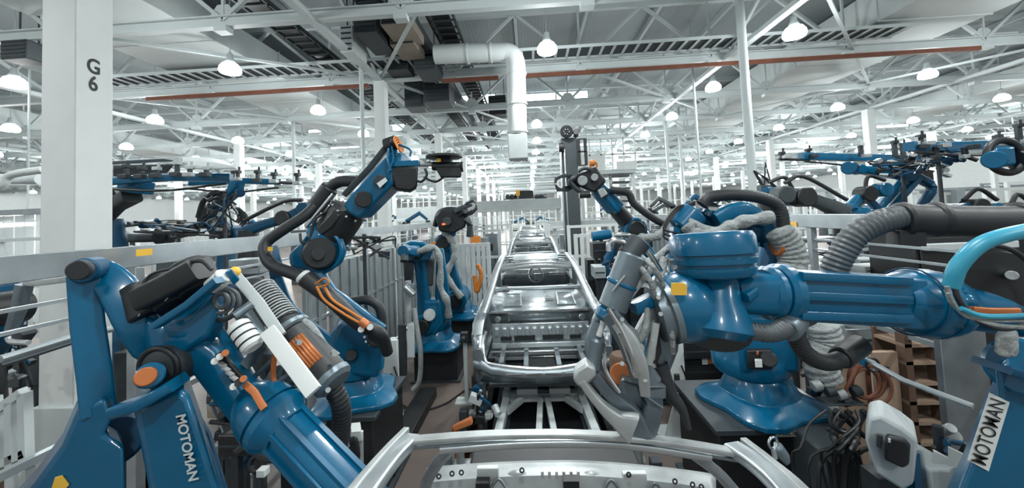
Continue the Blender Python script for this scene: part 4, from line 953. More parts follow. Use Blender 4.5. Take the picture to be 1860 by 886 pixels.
B().tube([at(556, 506, 3.62), at(600, 540, 3.6), at(650, 585, 3.6), at(690, 606, 3.62), at(704, 640, 3.75)], lambda t: .085 - .03*t, 14, 8).build('lower_harness', 'black', r)
q = B().tube([at(573, 516, 3.5), at(590, 505, 3.48), at(597, 515, 3.48), at(578, 522, 3.5)], .009, 8, 8).tube([at(575, 520, 3.5), at(590, 545, 3.48), at(625, 570, 3.48), at(660, 590, 3.5)], .012, 8, 8).tube([at(590, 522, 3.5), at(605, 545, 3.48), at(640, 568, 3.48), at(662, 582, 3.5)], .012, 8, 8)
q.build('orange_leads', 'orange', r)
B().drum(at(655, 582, 3.5), at(668, 592, 3.5), .04).build('copper_connectors', 'oran2', r)
for c_ in ((672, 594), (656, 598)): B().drum(at(*c_, 3.48), at(c_[0], c_[1], 3.56), .03, 14).build('white_plug', 'white', r)
B().tube([at(635, 548, 4.0), at(668, 545, 4.0), at(690, 560, 4.0), at(695, 600, 4.0)], .05, 12, 6).build('side_hose', 'rubber', r)
B().cyl(at(556, 412, 3.85), at(606, 352, 3.85), .022, n=10).build('silver_gas_strut', 'chrome', r)
B().tube([at(545, 424, 3.8), at(548, 440, 3.78), at(562, 436, 3.78), at(572, 400, 3.8), at(600, 380, 3.85)], .014, 8).build('strut_cable', 'black', r)
B().px([(566, 424), (586, 402), (604, 382), (620, 390), (604, 414), (584, 428)], 3.78, .12).build('side_motor', 'black', r, bevel=.02)
B().bb(at(486, 456, 3.62), at(496, 448, 3.64)).build('yellow_clip', 'yellow', r)
# ================================================================ R3, R4 on the left further away
pedestal((at(797, 660, 7.2).x, 7.3), .80, .7, .62, 'black pedestal under the blue robot with grey hose bag, left of the car', ('010', -.2, .16))
c0 = at(792, 628, 7.1)
robot('blue robot with a pale cloth sleeve standing left of the car body', (at(792, 628, 7.1).x, 7.15), .62, at(775, 585, 7.0), at(762, 458, 6.9), at(735, 455, 6.2), at(733, 500, 6.0), .95,
      sleeve=[at(728, 452, 6.5), at(740, 462, 6.5), at(765, 455, 6.5), at(790, 450, 6.6), at(800, 480, 6.6), at(800, 520, 6.6), at(812, 548, 6.6), at(815, 575, 6.7)], tool=False)
r = thing('spot_weld_gun', 'pale long weld gun with curved jaw hanging from the robot left of the car', 'weld gun', at(762, 640, 6.0))
B().px([(740, 590), (752, 588), (754, 650), (740, 650)], 6.0, .12).build('gun_plate', 'offw', r, bevel=.01)
B().tube([at(752, 560, 6.05), at(758, 600, 6.05), at(764, 640, 6.05), at(762, 690, 6.05), at(750, 708, 6.05)], .04, 12, 6).build('curved_jaw', 'alu', r)
B().px([(722, 590), (738, 590), (740, 680), (726, 690)], 6.15, .1).build('rear_jaw', 'dark', r, bevel=.01)
B().cyl(at(741, 510, 6.1), at(742, 590, 6.1), .05).build('actuator', 'alu', r); B().box(at(746, 520, 6.1), (.16, .14, .1)).build('actuator_head', 'gun', r, bevel=.01)
q = B().drum(at(735, 520, 6.0), at(752, 536, 6.0), .06).build('shiny_coupling', 'chrome', r)
robot('blue robot with a dark folded gun, behind the sleeved one left of the car', (at(828, 560, 9.2).x, 9.3), .6, at(832, 540, 9.0), at(808, 440, 8.9), at(822, 398, 8.5), at(858, 374, 8.2), 1.2,
      hose=[at(790, 410, 8.6), at(800, 385, 8.5), at(830, 382, 8.4), at(850, 400, 8.4), at(856, 430, 8.4)], sleeve=[at(806, 420, 8.5), at(822, 440, 8.5), at(826, 465, 8.5), at(812, 500, 8.5), at(838, 540, 8.5)])
pedestal((at(828, 560, 9.2).x, 9.3), .9, .8, .6, 'dark pedestal half hidden behind the nearer left robot')
# blue parts by the sleeved robot: pair arm
B_ = B().px([(793, 452), (806, 452), (818, 540), (822, 580), (800, 585), (790, 540)], 6.9, .25)
tag(B_.build('robot_shroud', 'blue', bevel=.03), 'upright blue arm cover beside the pale cloth sleeve', 'robot arm')
# ================================================================ R6 right robot with big base
pc = at(1398, 752, 3.75)
pd = pedestal((pc.x-.04, 4.05), 1.05, .95, .98, 'wide black pedestal under the blue robot on the right', ('TTRL 030_100', .12, .34))
r = thing('welding_robot', 'blue robot on the wide pedestal behind the big wrist with pale cloth harness', 'robot', (pc.x, 4.1, .98))
zz = robot_base(r, (pc.x+.05, 4.0), .98, .95, .35)
B().lathe((pc.x+.02, 4.05, zz), (0, 0, 1), [(0, .33), (.05, .36), (.16, .36), (.25, .30), (.5, .28), (.62, .2)], 32).build('turret', 'blue', r)
B().px([(1340, 640), (1342, 590), (1360, 570), (1440, 572), (1452, 610), (1456, 680), (1345, 680)], 3.72, .5).build('turret_casting', 'blue', r, bevel=.05)
B().px([(1356, 636), (1402, 636), (1404, 672), (1358, 672)], 3.67, .08).build('black_motor_plate', 'ped', r, bevel=.015)
B().drum(at(1396, 652, 3.62), at(1396, 652, 3.7), .07).build('motor_end', 'black', r)
B().px([(1371, 655), (1384, 654), (1385, 667), (1372, 667)], 3.62, .05).build('white_label', 'white', r)
B().px([(1374, 640), (1378, 640), (1378, 644), (1374, 644)], 3.62, .05).build('orange_label', 'oran2', r)
limb(r, at(1400, 600, 3.9), at(1405, 430, 3.9), .36, .3)
for x0, x1 in ((1392, 1412), (1372, 1384)):
    B().rbeam([at(x0, 440, 3.66), at(x1, 500, 3.64), at(x1+14, 560, 3.66)], [(.07, .06)]*3, rc=.3, up=(0, 1, 0)).build('arm_rib', 'blue', r)
B().px([(1258, 380), (1300, 372), (1352, 374), (1410, 392), (1420, 430), (1416, 470), (1380, 476), (1350, 440), (1262, 432)], 3.7, .45).build('elbow_casting', 'bluedk', r, bevel=.05)
B().rbeam([at(1298, 400, 3.6), at(1340, 382, 3.6), at(1386, 402, 3.62)], [(.16, .14), (.2, .16), (.14, .14)], rc=.5, smooth=4).build('top_cylinder', 'blue', r)
B().drum(at(1262, 385, 3.6), at(1235, 415, 3.6), .13).build('wrist_body', 'blue', r)
B().drum(at(1247, 396, 3.5), at(1250, 398, 3.62), .05).build('copper_wrist_cap', 'oran2', r)
limb(r, at(1232, 415, 3.6), at(1218, 468, 3.6), .16, .12, name='wrist_link')
B().tube([at(1246, 408, 3.45), at(1262, 424, 3.42), at(1295, 425, 3.42), at(1325, 412, 3.42), at(1352, 402, 3.42), at(1400, 394, 3.45)], lambda t: .055*(1+.14*math.sin(t*34)), 14, 8).build('cloth_harness', 'harness', r)
B().tube([at(1250, 400, 3.5), at(1280, 415, 3.46), at(1310, 418, 3.46), at(1345, 400, 3.46)], .035, 12, 8).build('upper_sleeve', 'harness', r)
B().bb(at(1376, 399, 3.4), at(1389, 392, 3.44)).build('yellow_label', 'yellow', r)
B().tube([at(1275, 372, 3.6), at(1290, 358, 3.6), at(1335, 354, 3.6), at(1385, 360, 3.6), at(1416, 378, 3.6), at(1424, 418, 3.6)], .055, 16, 8, rib=.03).build('black_hose_arch', 'rubber', r)
B().tube([at(1416, 420, 3.5), at(1432, 445, 3.5), at(1440, 475, 3.5), at(1430, 510, 3.5)], lambda t: .115*(1+.04*math.sin(t*60)), 18, 16).build('quilted_sleeve', 'harness', r)
B().drum(at(1408, 445, 3.52), at(1420, 445, 3.52), .10).build('copper_motor_end', 'oran2', r)
for k in range(3): B().tube([at(1222+4*k, 440-8*k, 3.5), at(1205, 425-6*k, 3.5), at(1228, 385-4*k, 3.55), at(1262, 366+3*k, 3.6)], .010, 8).build('loose_cable', 'black', r)
B().tube([at(1492, 590, 3.6), at(1500, 620, 3.6), at(1488, 655, 3.6), at(1500, 690, 3.6)], lambda t: .13*(1+.04*math.sin(t*60)), 18, 16).build('lower_quilted_sleeve', 'harness', r)
rt = at(1371, 505, 3.6)
text('lettering', 'MOTOMAN', at(1367, 492, 3.58), (at(1367, 470, 3.6)-at(1366, 515, 3.6)), V((-1, 0, 0)), .075, 'wink', r, off=.004, wf=1.5, sx=.62)
B().rbeam([at(1367, 465, 3.64), at(1367, 520, 3.64)], [(.12, .06)]*2, rc=.3, up=(0, 1, 0)).build('lettered_web', 'blue', r)
# ================================================================ R5 far right arm reaching up
robot('blue robot leaning left toward the black lift mast with a black hose along its back', (at(1210, 540, 6.3).x, 6.4), .7, at(1195, 500, 6.2), at(1150, 415, 6.0), at(1070, 325, 5.6), at(1035, 330, 5.4), 1.0,
      hose=[at(1108, 345, 5.6), at(1140, 350, 5.6), at(1152, 370, 5.6), at(1185, 395, 5.6), at(1215, 412, 5.7)],
      sleeve=[at(1140, 440, 5.6), at(1165, 432, 5.5), at(1195, 428, 5.5), at(1225, 400, 5.5)])
pedestal((at(1210, 540, 6.3).x, 6.4), .9, .8, .7, 'black pedestal hidden behind the spot gun on the right')
q = thing('beacon', 'orange cable knot on top of the robot leaning toward the lift mast', 'cable', at(1076, 300, 5.4))
B().sphere(at(1076, 296, 5.4), .05).build('knot', 'orange', q); B().torus(at(1078, 300, 5.38), (0, -1, 0), .05, .012).build('loop', 'oran2', q)
tag(B().px([(1085, 345), (1096, 340), (1104, 352), (1092, 360)], 5.3, .05).build('sensor_shield', 'alu', bevel=.01), 'small silver cover on the robot by the lift mast', 'cover')
r = thing('weld_gun_head', 'dark tangled gun head on the robot reaching to the lift mast', 'weld gun', at(1062, 330, 5.3))
B().px([(1046, 316), (1082, 302), (1102, 328), (1080, 350), (1050, 338)], 5.35, .3).build('gun_block', 'black', r, bevel=.03)
B().tube([at(1045, 322, 5.3), at(1036, 330, 5.3), at(1050, 345, 5.3), at(1068, 352, 5.3)], .035, 8).tube([at(1050, 312, 5.3), at(1060, 306, 5.3), at(1074, 308, 5.3)], .025, 8).build('gun_cables', 'dark', r)
B().drum(at(1058, 328, 5.25), at(1058, 328, 5.35), .07).drum(at(1080, 322, 5.25), at(1080, 322, 5.35), .05).build('gun_bosses', 'alu', r)
B().cyl(at(1052, 354, 5.3), at(1072, 353, 5.3), .05).build('black_foot', 'black', r)
r = thing('weld_gun_head', 'dark folded gun on top of the rear robot left of the car', 'weld gun', at(815, 395, 8.4))
B().px([(790, 392), (800, 382), (826, 380), (848, 390), (846, 412), (824, 424), (798, 420)], 8.3, .4).build('gun_block', 'black', r, bevel=.04)
B().rbeam([at(826, 384, 8.3), at(842, 376, 8.3), at(858, 372, 8.3)], [(.14, .12), (.1, .1), (.05, .05)], rc=.4).build('pointing_jaw', 'dark', r)
B().rbeam([at(846, 396, 8.3), at(854, 410, 8.3), at(852, 430, 8.3)], [(.12, .1)]*3, rc=.4).build('hanging_jaw', 'dark', r)
B().drum(at(812, 402, 8.1), at(812, 402, 8.3), .09).build('round_cover', 'dark', r)
B().box(at(806, 407, 8.1), (.07, .03, .04)).build('red_light', 'red', r)
r = thing('dress_pack', 'dark motors and blue housing on the sleeved robot left of the car', 'motor unit', at(760, 470, 6.8))
B().px([(728, 448), (745, 438), (770, 440), (788, 452), (780, 474), (735, 474)], 6.7, .35).build('blue_housing', 'blue', r, bevel=.03)
B().px([(732, 474), (752, 474), (750, 530), (736, 530)], 6.8, .25).px([(770, 470), (790, 470), (786, 520), (772, 520)], 6.9, .25).build('dark_motors', 'tray', r, bevel=.03)
B().px([(768, 545), (800, 545), (806, 590), (790, 612), (762, 600)], 6.85, .35).build('blue_turret_cover', 'blue', r, bevel=.05)
B().drum(at(780, 572, 6.7), at(780, 572, 6.85), .11).build('bright_motor_cap', 'alu', r)
B().box(at(787, 441, 6.6), (.07, .03, .04)).build('orange_light', 'orange', r)
# dark cluster of guns between centre and right robots
def gunstand(px, py, Yd, h, label):
    b_ = at(px, py, Yd); b_.z = 0
    r = thing('gun_stand', label, 'stand', b_)
    B().bb(b_+V((-.04, -.04, 0)), b_+V((.04, .04, h))).build('post', 'white', r, bevel=.005)
    B().prism([b_+V((-.2, -.1, .02)), b_+V((.2, -.1, .02)), b_+V((.06, -.1, .45)), b_+V((-.06, -.1, .45))], (0, .03, 0)).build('gusset', 'offw', r)
    B().bb(b_+V((-.28, -.18, 0)), b_+V((.28, .18, .03))).build('foot_plate', 'offw', r)
    B().bb(b_+V((-.12, -.12, h*.55)), b_+V((.1, -.05, h*1.0))).build('control_box', 'white', r, bevel=.01)
    B().cyl(b_+V((-.02, -.14, h*.35)), b_+V((-.02, -.14, h*.62)), .035).build('dresser_motor', 'dark', r)
    B().bb(b_+V((-.10, -.2, h*.40)), b_+V((.12, -.05, h*.46))).build('bracket', 'alu', r, bevel=.01)
    B().tube([b_+V((.05, -.13, h*.7)), b_+V((.12, -.15, h*.5)), b_+V((.02, -.15, h*.3)), b_+V((.1, -.12, .05))], .01, 8).build('cable', 'black', r)
    return r
gunstand(718, 745, 5.6, 1.25, 'white tip dresser stand between the two left pedestals')
gunstand(1228, 728, 5.2, 1.35, 'white tip dresser stand behind the grey weld gun')
gunstand(760, 730, 6.2, .5, 'low white floor stand left of the car body') if 0 else None
b_ = at(848, 712, 6.2); b_.z = 0
r = thing('sensor_post', 'slim white sensor post beside the left rear corner of the car', 'post', b_)
B().bb(b_+V((-.03, -.03, 0)), b_+V((.03, .03, 1.0))).build('post', 'offw', r, bevel=.004); B().bb(b_+V((-.18, -.12, 0)), b_+V((.18, .12, .025))).build('foot_plate', 'offw', r)
B().box(b_+V((0, -.04, 1.05)), (.12, .1, .16)).cyl(b_+V((0, -.08, 1.05)), b_+V((0, -.2, 1.05)), .04).build('sensor_head', 'dark', r, bevel=.008)
tag(B().tube([V((-2.3, 6.2, .02)), V((-1.9, 5.9, .02)), V((-1.5, 6.1, .02)), V((-1.2, 6.6, .02)), V((-1.0, 6.3, .02))], .012, 6, 8).build('floor_cable', 'black'), 'thin black cable snaking over the brown floor left of the car', 'cable')
r = thing('floor_ramp', 'long dark cable cover on the floor left of the rollers', 'cable cover', (-1.9, 5.2, 0))
B().bb((-2.0, 4.4, 0), (-1.7, 6.4, .16)).build('cover', 'ped', r, bevel=.02); B().bb((-1.95, 4.5, .16), (-1.75, 4.8, .24)).build('junction', 'dark', r, bevel=.01)
r = thing('equipment_box', 'dark low equipment box with white and orange labels under the big wrist', 'equipment box', (at(1286, 700, 5.1).x, 5.1, 0))
a, b2 = at(1246, 700, 5.1), at(1336, 618, 5.1)
B().bb((a.x, 5.1, a.z+.05), (b2.x, 5.6, b2.z)).build('box', 'ped', r, bevel=.02); B().bb((a.x, 5.04, b2.z-.2), (b2.x, 5.1, b2.z-.12)).bb((a.x, 5.04, a.z+.1), (b2.x, 5.1, a.z+.18)).build('frame_bars', 'black', r)
for x in (a.x+.02, b2.x-.12): B().bb((x, 5.15, 0), (x+.1, 5.3, a.z+.05)).build('leg', 'black', r)
for (x, y, m_) in ((1280, 655, 'white'), (1290, 654, 'oran2'), (1303, 653, 'oran2')): c_ = at(x, y, 5.09); B().box(c_, (.07, .01, .09)).build('label_tag', m_, r)
# ================================================================ lift mast, platform, gantries
c = at(1036, 300, 13); x0, x1 = at(1021, 300, 13).x, at(1050, 300, 13).x
zt = at(1036, 250, 13).z
r = thing('lift_mast', 'tall black vertical lift mast with a wheel on top, right of the car line', 'lift mast', ((x0+x1)/2, 13, 0))
B().bb((x0, 13, 0), (x1, 13.5, zt)).build('mast', 'tray', r, bevel=.03)
B().cyl((x0-.04, 12.9, .8), (x0-.04, 12.9, zt-.4), .03, n=10).cyl((x0+.10, 12.95, .8), (x0+.10, 12.95, zt-.4), .025, n=10).build('guide_rods', 'chrome', r)
B().drum(at(1029, 239, 12.8), at(1029, 239, 13.1), .22, 28).build('top_wheel', 'black', r)
q = B()
for k in range(6): q.cyl(at(1029, 239, 12.75)+V((.09*math.cos(k), 0, .09*math.sin(k))), at(1029, 239, 12.82)+V((.09*math.cos(k), 0, .09*math.sin(k))), .02, n=8)
q.build('wheel_holes', 'alu', r)
B().drum(at(1046, 239, 12.9), at(1046, 245, 13.2), .11).drum(at(1015, 268, 12.9), at(1024, 268, 12.9), .16).build('motor', 'black', r)
q = B()
for (xa, xb, ya, yb) in ((1050, 1053, 252, 300), (1062, 1065, 252, 300)): q.bb(at(xa, yb, 12.9), at(xb, ya, 12.95))
for y in (252, 275, 300): q.bb(at(1050, y+1.5, 12.9), at(1065, y-1, 12.95))
q.build('side_ladder_frame', 'black', r)
# platform with stairs
def frame_rail(B_, x0, x1, y, z0, z1, n=3):
    for k in range(n+1): x = x0+(x1-x0)*k/n; B_.bb((x-.03, y-.03, z0), (x+.03, y+.03, z1))
    for z in (z1, (z0+z1)/2): B_.bb((x0, y-.03, z-.03), (x1, y+.03, z+.03))
    return B_
a = at(1052, 312, 16); b2 = at(1155, 306, 16)
r = thing('access_platform', 'white raised platform with handrails and stairs right of the lift mast', 'platform', (a.x, 16, 0))
B().bb((a.x, 16, a.z-.15), (b2.x, 17.5, a.z+.05)).build('deck', 'offw', r, bevel=.01)
B().bb((a.x, 15.98, a.z), (at(1100, 300, 16).x, 16.02, at(1100, 278, 16).z)).bb((at(1120, 300, 16).x, 15.98, a.z), (b2.x, 16.02, at(1150, 292, 16).z)).build('kick_panel', 'white', r)
frame_rail(B(), a.x, b2.x, 16, a.z, at(1100, 252, 16).z, 5).build('handrail', 'white', r)
q = B()
for k in range(11): z = a.z - .25 - .27*k; q.bb((at(1109, 300, 16).x, 15.9-.0*k, z-.05), (at(1141, 300, 16).x, 16.3, z+.04))
q.build('stair_treads', 'tray', r)
q = B()
for x in (a.x+.1, at(1108, 300, 16).x, b2.x-.06): q.bb((x, 16.4, 0), (x+.12, 16.52, a.z-.15))
q.build('posts', 'white', r)
def gantry(px0, px1, y0_, y1_, Y, d, label, rail=True):
    a, b2 = at(px0, y1_, Y), at(px1, y0_, Y)
    z0, z1 = (at((px0+px1)/2, y1_, Y).z, at((px0+px1)/2, y0_, Y).z)
    r = thing('gantry', label, 'gantry', ((a.x+b2.x)/2, Y, 0))
    B().bb((a.x, Y, z0), (b2.x, Y+d, z1)).build('beam', 'offw', r, bevel=.01)
    B().bb((a.x, Y-.04, z0-.02), (b2.x, Y+d, z0+.06)).build('bottom_flange', 'duct', r)
    q = B()
    for x in (a.x+.1, b2.x-.25): q.bb((x, Y+.1, 0), (x+.15, Y+.25, z0))
    q.build('legs', 'offw', r)
    if rail: frame_rail(B(), a.x, b2.x, Y+d-.1, z1, z1+1.0, max(2, int((b2.x-a.x)/1.6))).build('handrail', 'white', r)
    return r
gantry(845, 1019, 363, 382, 20, 1.5, 'light grey gantry beam crossing the aisle behind the car line')
gantry(740, 870, 398, 412, 26, .8, 'low grey cross beam left of the car line', False)
gantry(1000, 1215, 398, 409, 15, .3, 'pale cross beam passing behind the lift mast', False)
gantry(720, 845, 375, 400, 32, 1.5, 'white raised walkway with railing right of the mid column')
r = thing('gantry_machine', 'black motor unit with yellow cap riding on the grey gantry', 'machine', at(955, 362, 20.3))
B().bb(at(942, 360, 20.2), at(968, 346, 20.8)).build('black_box', 'ped', r, bevel=.03); B().bb(at(937, 356, 20.1), at(944, 346, 20.5)).build('yellow_end', 'yellow', r, bevel=.02)
q = B(); 
for x in (922, 930, 975, 984): q.drum(at(x, 358, 20.2), at(x+6, 356, 20.6), .14)
q.bb(at(915, 362, 20.2), at(993, 358, 20.7)).build('mounting_frame', 'dark', r)
# ================================================================ boom robots beyond the fences
def boom(pts, Y, w, label, tips=(), m='blue'):
    r = thing('gripper_boom', label, 'gripper', at(pts[0][0], pts[0][1], Y))
    P = [at(x, y, Y+k*.25) for k, (x, y) in enumerate(pts)]
    B().rbeam(P, [(w, w)]*len(P), rc=.15).build('main_beam', m, r)
    for (x, y, dy) in tips:
        a = at(x, y, Y); b2 = at(x, y+dy, Y); lo, hi = (a, b2) if b2.z > a.z else (b2, a)
        po = B().bb(lo+V((-.025, -.025, 0)), hi+V((.025, .025, 0))).build('clamp_post', 'dark', r)
        B().box(b2, (.10, .09, .06)).cyl(b2+V((.03, 0, 0)), b2+V((.03, 0, .10)), .02).build('clamp_head', random.choice(['black', 'offw', 'dark']), po, bevel=.006)
        B().box(a+V((.05, -.08, 0)), (.14, .10, .07)).build('junction_block', random.choice(['dark', 'alu']), r, bevel=.006)
    t = B().tube([P[0]+V((0, -.1, -.12)), (P[0]+P[-1])/2+V((0, -.1, -.2)), P[-1]+V((0, -.1, -.12))], .02, 8, 6); t.build('air_line', 'black', r)
    return r
boom([(190, 330), (300, 322), (420, 322)], 6.0, .13, 'dark blue gripper frame holding a silver panel beyond the left fence', [(230, 322, -20), (285, 320, -14), (322, 318, -22), (345, 318, -14), (375, 318, -12), (258, 322, -16)])
boom([(345, 332), (430, 328), (512, 331)], 7.2, .12, 'long blue gripper beam above the small robot beyond the left fence', [(423, 326, -18), (432, 326, -14), (468, 328, -16), (498, 330, -14), (540, 333, -16)])
tag(B().cyl(at(505, 331, 7.6), at(545, 333, 7.6), .035).build('probe_bar', 'dark'), 'thin dark bar at the right end of the blue gripper beam', 'bar')
r = thing('body_sheet', 'shiny silver curved body panel held up beyond the left fence', 'panel', at(375, 300, 6.1))
q = []
for k in range(15):
    t = k/14; x = 322 + 105*t; yt = 287 + 2*t + 14*t**4; yb = 300 + 4*math.sin(t*3.1) + 2*t
    if yb < yt+1: yb = yt+1
    q.append([at(x, yt-2, 6.35), at(x, (yt+yb)/2, 6.12), at(x, yb+2, 6.0)])
B().grid(q).build('panel', 'offw', r, solid=.015)
B().bb(at(315, 300, 6.0), at(332, 286, 6.1)).build('end_bracket', 'offw', r, bevel=.01)
tag(B().bb(at(100, 299, 6.2), at(325, 291, 6.5)).build('long_sheet', 'offw', bevel=.02), 'long pale flat panel held beyond the left fence beside the column', 'panel')
tag(B().px([(205, 300), (318, 297), (300, 318), (206, 322)], 6.6, .1).build('gripper_plate', 'tray', bevel=.01), 'dark plate hanging under the long pale panel', 'plate')
r = thing('welding_robot', 'dark blue robot wrist with drooping arm right beside the lettered column', 'robot', (at(230, 400, 6.5).x, 6.5, 0))
B().rbeam([at(250, 328, 6.4), at(246, 350, 6.4)], [(.42, .35)]*2, rc=.4).build('wrist', 'blue', r, bevel=.02)
B().rbeam([at(240, 355, 6.4), at(212, 372, 6.5), at(185, 395, 6.7)], [(.3, .25), (.25, .22), (.3, .25)], rc=.5).build('forearm', 'tray', r)
B().tube([at(238, 330, 6.3), at(226, 340, 6.3), at(215, 362, 6.4), at(203, 345, 6.4)], .03, 8).build('hose', 'black', r)
B().lathe((at(185, 400, 6.7).x, 6.8, 0), (0, 0, 1), [(0, .5), (.8, .45), (1.0, .35), (2.6, .3), (at(185, 398, 6.7).z, .22)], 24).build('column_base', 'bluedk', r)
robot('small dark blue robot crouched beyond the left fence under the gripper beam', (at(405, 430, 8).x, 8.1), 1.3, at(425, 425, 7.9), at(385, 385, 7.8), at(420, 350, 7.6), at(435, 336, 7.5), .95, m='bluedk', tool=False,
      hose=[at(360, 395, 7.4), at(372, 362, 7.4), at(400, 352, 7.4), at(430, 380, 7.4), at(446, 410, 7.4)])
r = thing('robot_hand', 'blue wrist joining the gripper beam to the small robot on the left', 'robot wrist', at(430, 345, 7.3))
B().rbeam([at(432, 330, 7.4), at(428, 345, 7.4), at(412, 362, 7.5)], [(.22, .2), (.26, .22), (.18, .18)], rc=.5).build('knuckle', 'blue', r)
B().drum(at(436, 350, 7.2), at(436, 350, 7.5), .09).build('wrist_cap', 'bluedk', r)
B().drum(at(388, 400, 7.3), at(402, 425, 7.3), .17).build('balance_cylinder', 'tray', r)
q = B()
for k in range(5): q.tube([at(405+7*k, 372+3*k, 7.2), at(420+6*k, 366+5*k, 7.1), at(436+4*k, 384+5*k, 7.1), at(430+3*k, 402+3*k, 7.2)], .018, 6, 4)
q.build('cable_tangle', 'dark', r)
# low machinery seen above the left rail
def low_robot(pts, Y, label, m='bluedk', r0=.13, side='black'):
    P = [at(x, y, Y) for x, y in pts]; r = thing('robot_limb', label, 'robot arm', P[0])
    B().rbeam(P, [(r0*2.2, r0*1.9)]+[(r0*1.6, r0*1.5)]*(len(P)-2)+[(r0*1.9, r0*1.8)], rc=.5, smooth=4).build('arm', m, r)
    mid = P[len(P)//2]; B().drum(mid+V((0, -r0*1.3, 0)), mid+V((0, r0, 0)), r0*1.25).build('joint', side, r)
    B().drum(P[-1]+V((0, -r0*1.2, 0)), P[-1]+V((0, r0, 0)), r0*1.1).build('end_joint', m, r)
    B().tube([P[0]+V((0, -.1, r0*1.6)), mid+V((0, -.1, r0*2.6)), P[-1]+V((0, -.1, r0*1.5))], .035, 8, 6).build('hose', 'rubber', r)
    B().lathe((P[0].x, P[0].y, 0), (0, 0, 1), [(0, .4), (.6, .35), (.9, .22), (P[0].z, .16)], 20).build('support_column', side, r)
    return r
low_robot([(452, 418), (480, 408), (520, 396), (556, 380)], 6.6, 'low blue robot arm just above the left rail near the hose loop', 'bluedk', .11)
low_robot([(205, 430), (240, 432), (300, 430), (345, 418)], 7.5, 'dark machinery arm lying along the left rail beside the column', 'tray', .12)
tag(B().drum(at(326, 411, 7.4), at(326, 411, 7.5), .09).build('yellow_beacon', 'yellow'), 'yellow round cap above the left rail', 'cap')  # plain yellow cap, gives no light
# right hand boom robots
boom([(1455, 284), (1530, 286), (1640, 288), (1705, 292)], 8, .15, 'long dark blue gripper beam beyond the right fence, the lower of two', [(1420, 286, -8), (1468, 284, -12), (1563, 284, -22), (1625, 286, -28), (1640, 286, -24), (1672, 288, -16), (1690, 290, -10)])
tag(B().cyl(at(1415, 289, 8), at(1470, 290, 8), .03).build('probe_bar', 'dark'), 'thin dark bar at the left tip of the lower gripper beam', 'bar')
boom([(1650, 266), (1700, 267), (1780, 264), (1880, 260)], 6.6, .16, 'thick blue gripper beam beyond the right fence reaching out of the picture', [(1672, 262, -14), (1662, 268, -8), (1812, 262, -14), (1850, 258, -30), (1700, 266, 18), (1752, 268, 16)])
r = thing('robot_hand', 'big blue ring shaped wrist hanging from the thick gripper beam at far right', 'robot wrist', at(1825, 290, 6.2))
B().torus(at(1826, 284, 6.2), (0, -1, .1), .26, .055, 36, 12).build('ring_hose', 'black', r); B().px([(1806, 268), (1842, 264), (1846, 300), (1808, 304)], 6.1, .3).build('wrist_body', 'blue', r, bevel=.04)
B().drum(at(1806, 290, 6.1), at(1806, 290, 6.35), .14).build('wrist_joint', 'blue', r)
tag(B().drum(at(1848, 292, 6.2), at(1900, 292, 6.2), .16).build('robot_limb', 'black'), 'black forearm leaving the picture right of the ring wrist', 'robot arm')
robot('blue robot with twin parallel arms under the gripper beams beyond the right fence', (at(1590, 395, 8.4).x, 8.5), 2.0, at(1592, 388, 8.2), at(1655, 318, 8.2), at(1560, 308, 8.0), at(1545, 296, 7.9), 1.0, tool=False, black_fore=False)
r = thing('robot_linkage', 'pale blue parallel rods of the robot beyond the right fence', 'robot arm', at(1610, 390, 8.0))
for (a_, b_) in (((1590, 385), (1645, 325)), ((1610, 388), (1668, 322)), ((1565, 350), (1600, 385))):
    B().rbeam([at(*a_, 7.8), at(*b_, 7.8)], [(.13, .12)]*2, rc=.5).build('rod', 'blue', r)
B().rbeam([at(1660, 320, 7.9), at(1692, 340, 7.9), at(1672, 375, 7.9)], [(.2, .15), (.16, .14), (.13, .13)], rc=.5, smooth=4).build('bent_arm', 'bluedk', r)
B().drum(at(1652, 316, 7.7), at(1652, 316, 8.0), .15).build('hub', 'blue', r)
B().drum(at(1542, 305, 7.7), at(1542, 305, 8.0), .13).build('wrist_ball', 'blue', r)
low_robot([(1565, 388), (1545, 380), (1570, 352), (1600, 345)], 7.6, 'blue angular robot elbow beside the yellow label beyond the right fence', 'blue', .12)
low_robot([(1532, 386), (1490, 368), (1455, 358), (1420, 354)], 7.0, 'dark robot arm with arched hose just above the right rail', 'tray', .14)
low_robot([(1392, 350), (1400, 348), (1420, 352), (1436, 362)], 7.5, 'blue robot wrist above the hose arch beyond the right fence', 'blue', .12)
low_robot([(1740, 384), (1752, 378), (1768, 376), (1800, 382)], 7.0, 'small blue and black robot head above the black sleeve', 'blue', .12)
low_robot([(1860, 384), (1850, 380), (1838, 380), (1826, 384)], 7.0, 'low dark machine piece at the right edge above the black sleeve', 'tray', .1)
tag(B().bb(at(1551, 386, 8.6), at(1562, 366, 8.7)).build('hazard_label', 'yellow'), 'yellow hazard label board beyond the right rail', 'label')
r = thing('tripod_sensor', 'thin black jointed arm standing above the right hose arch', 'sensor arm', at(1395, 350, 8))
B().tube([at(1392, 350, 8), at(1370, 310, 8), at(1392, 325, 8), at(1415, 345, 8)], .03, 8, 0).tube([at(1388, 345, 8), at(1390, 295, 8), at(1402, 340, 8)], .02, 8, 0).build('arms', 'black', r); B().box(at(1388, 345, 8), (.2, .2, .2)).build('head', 'dark', r, bevel=.02); B().cyl((at(1392, 350, 8).x, 8, 0), at(1392, 350, 8), .05).build('post', 'dark', r)
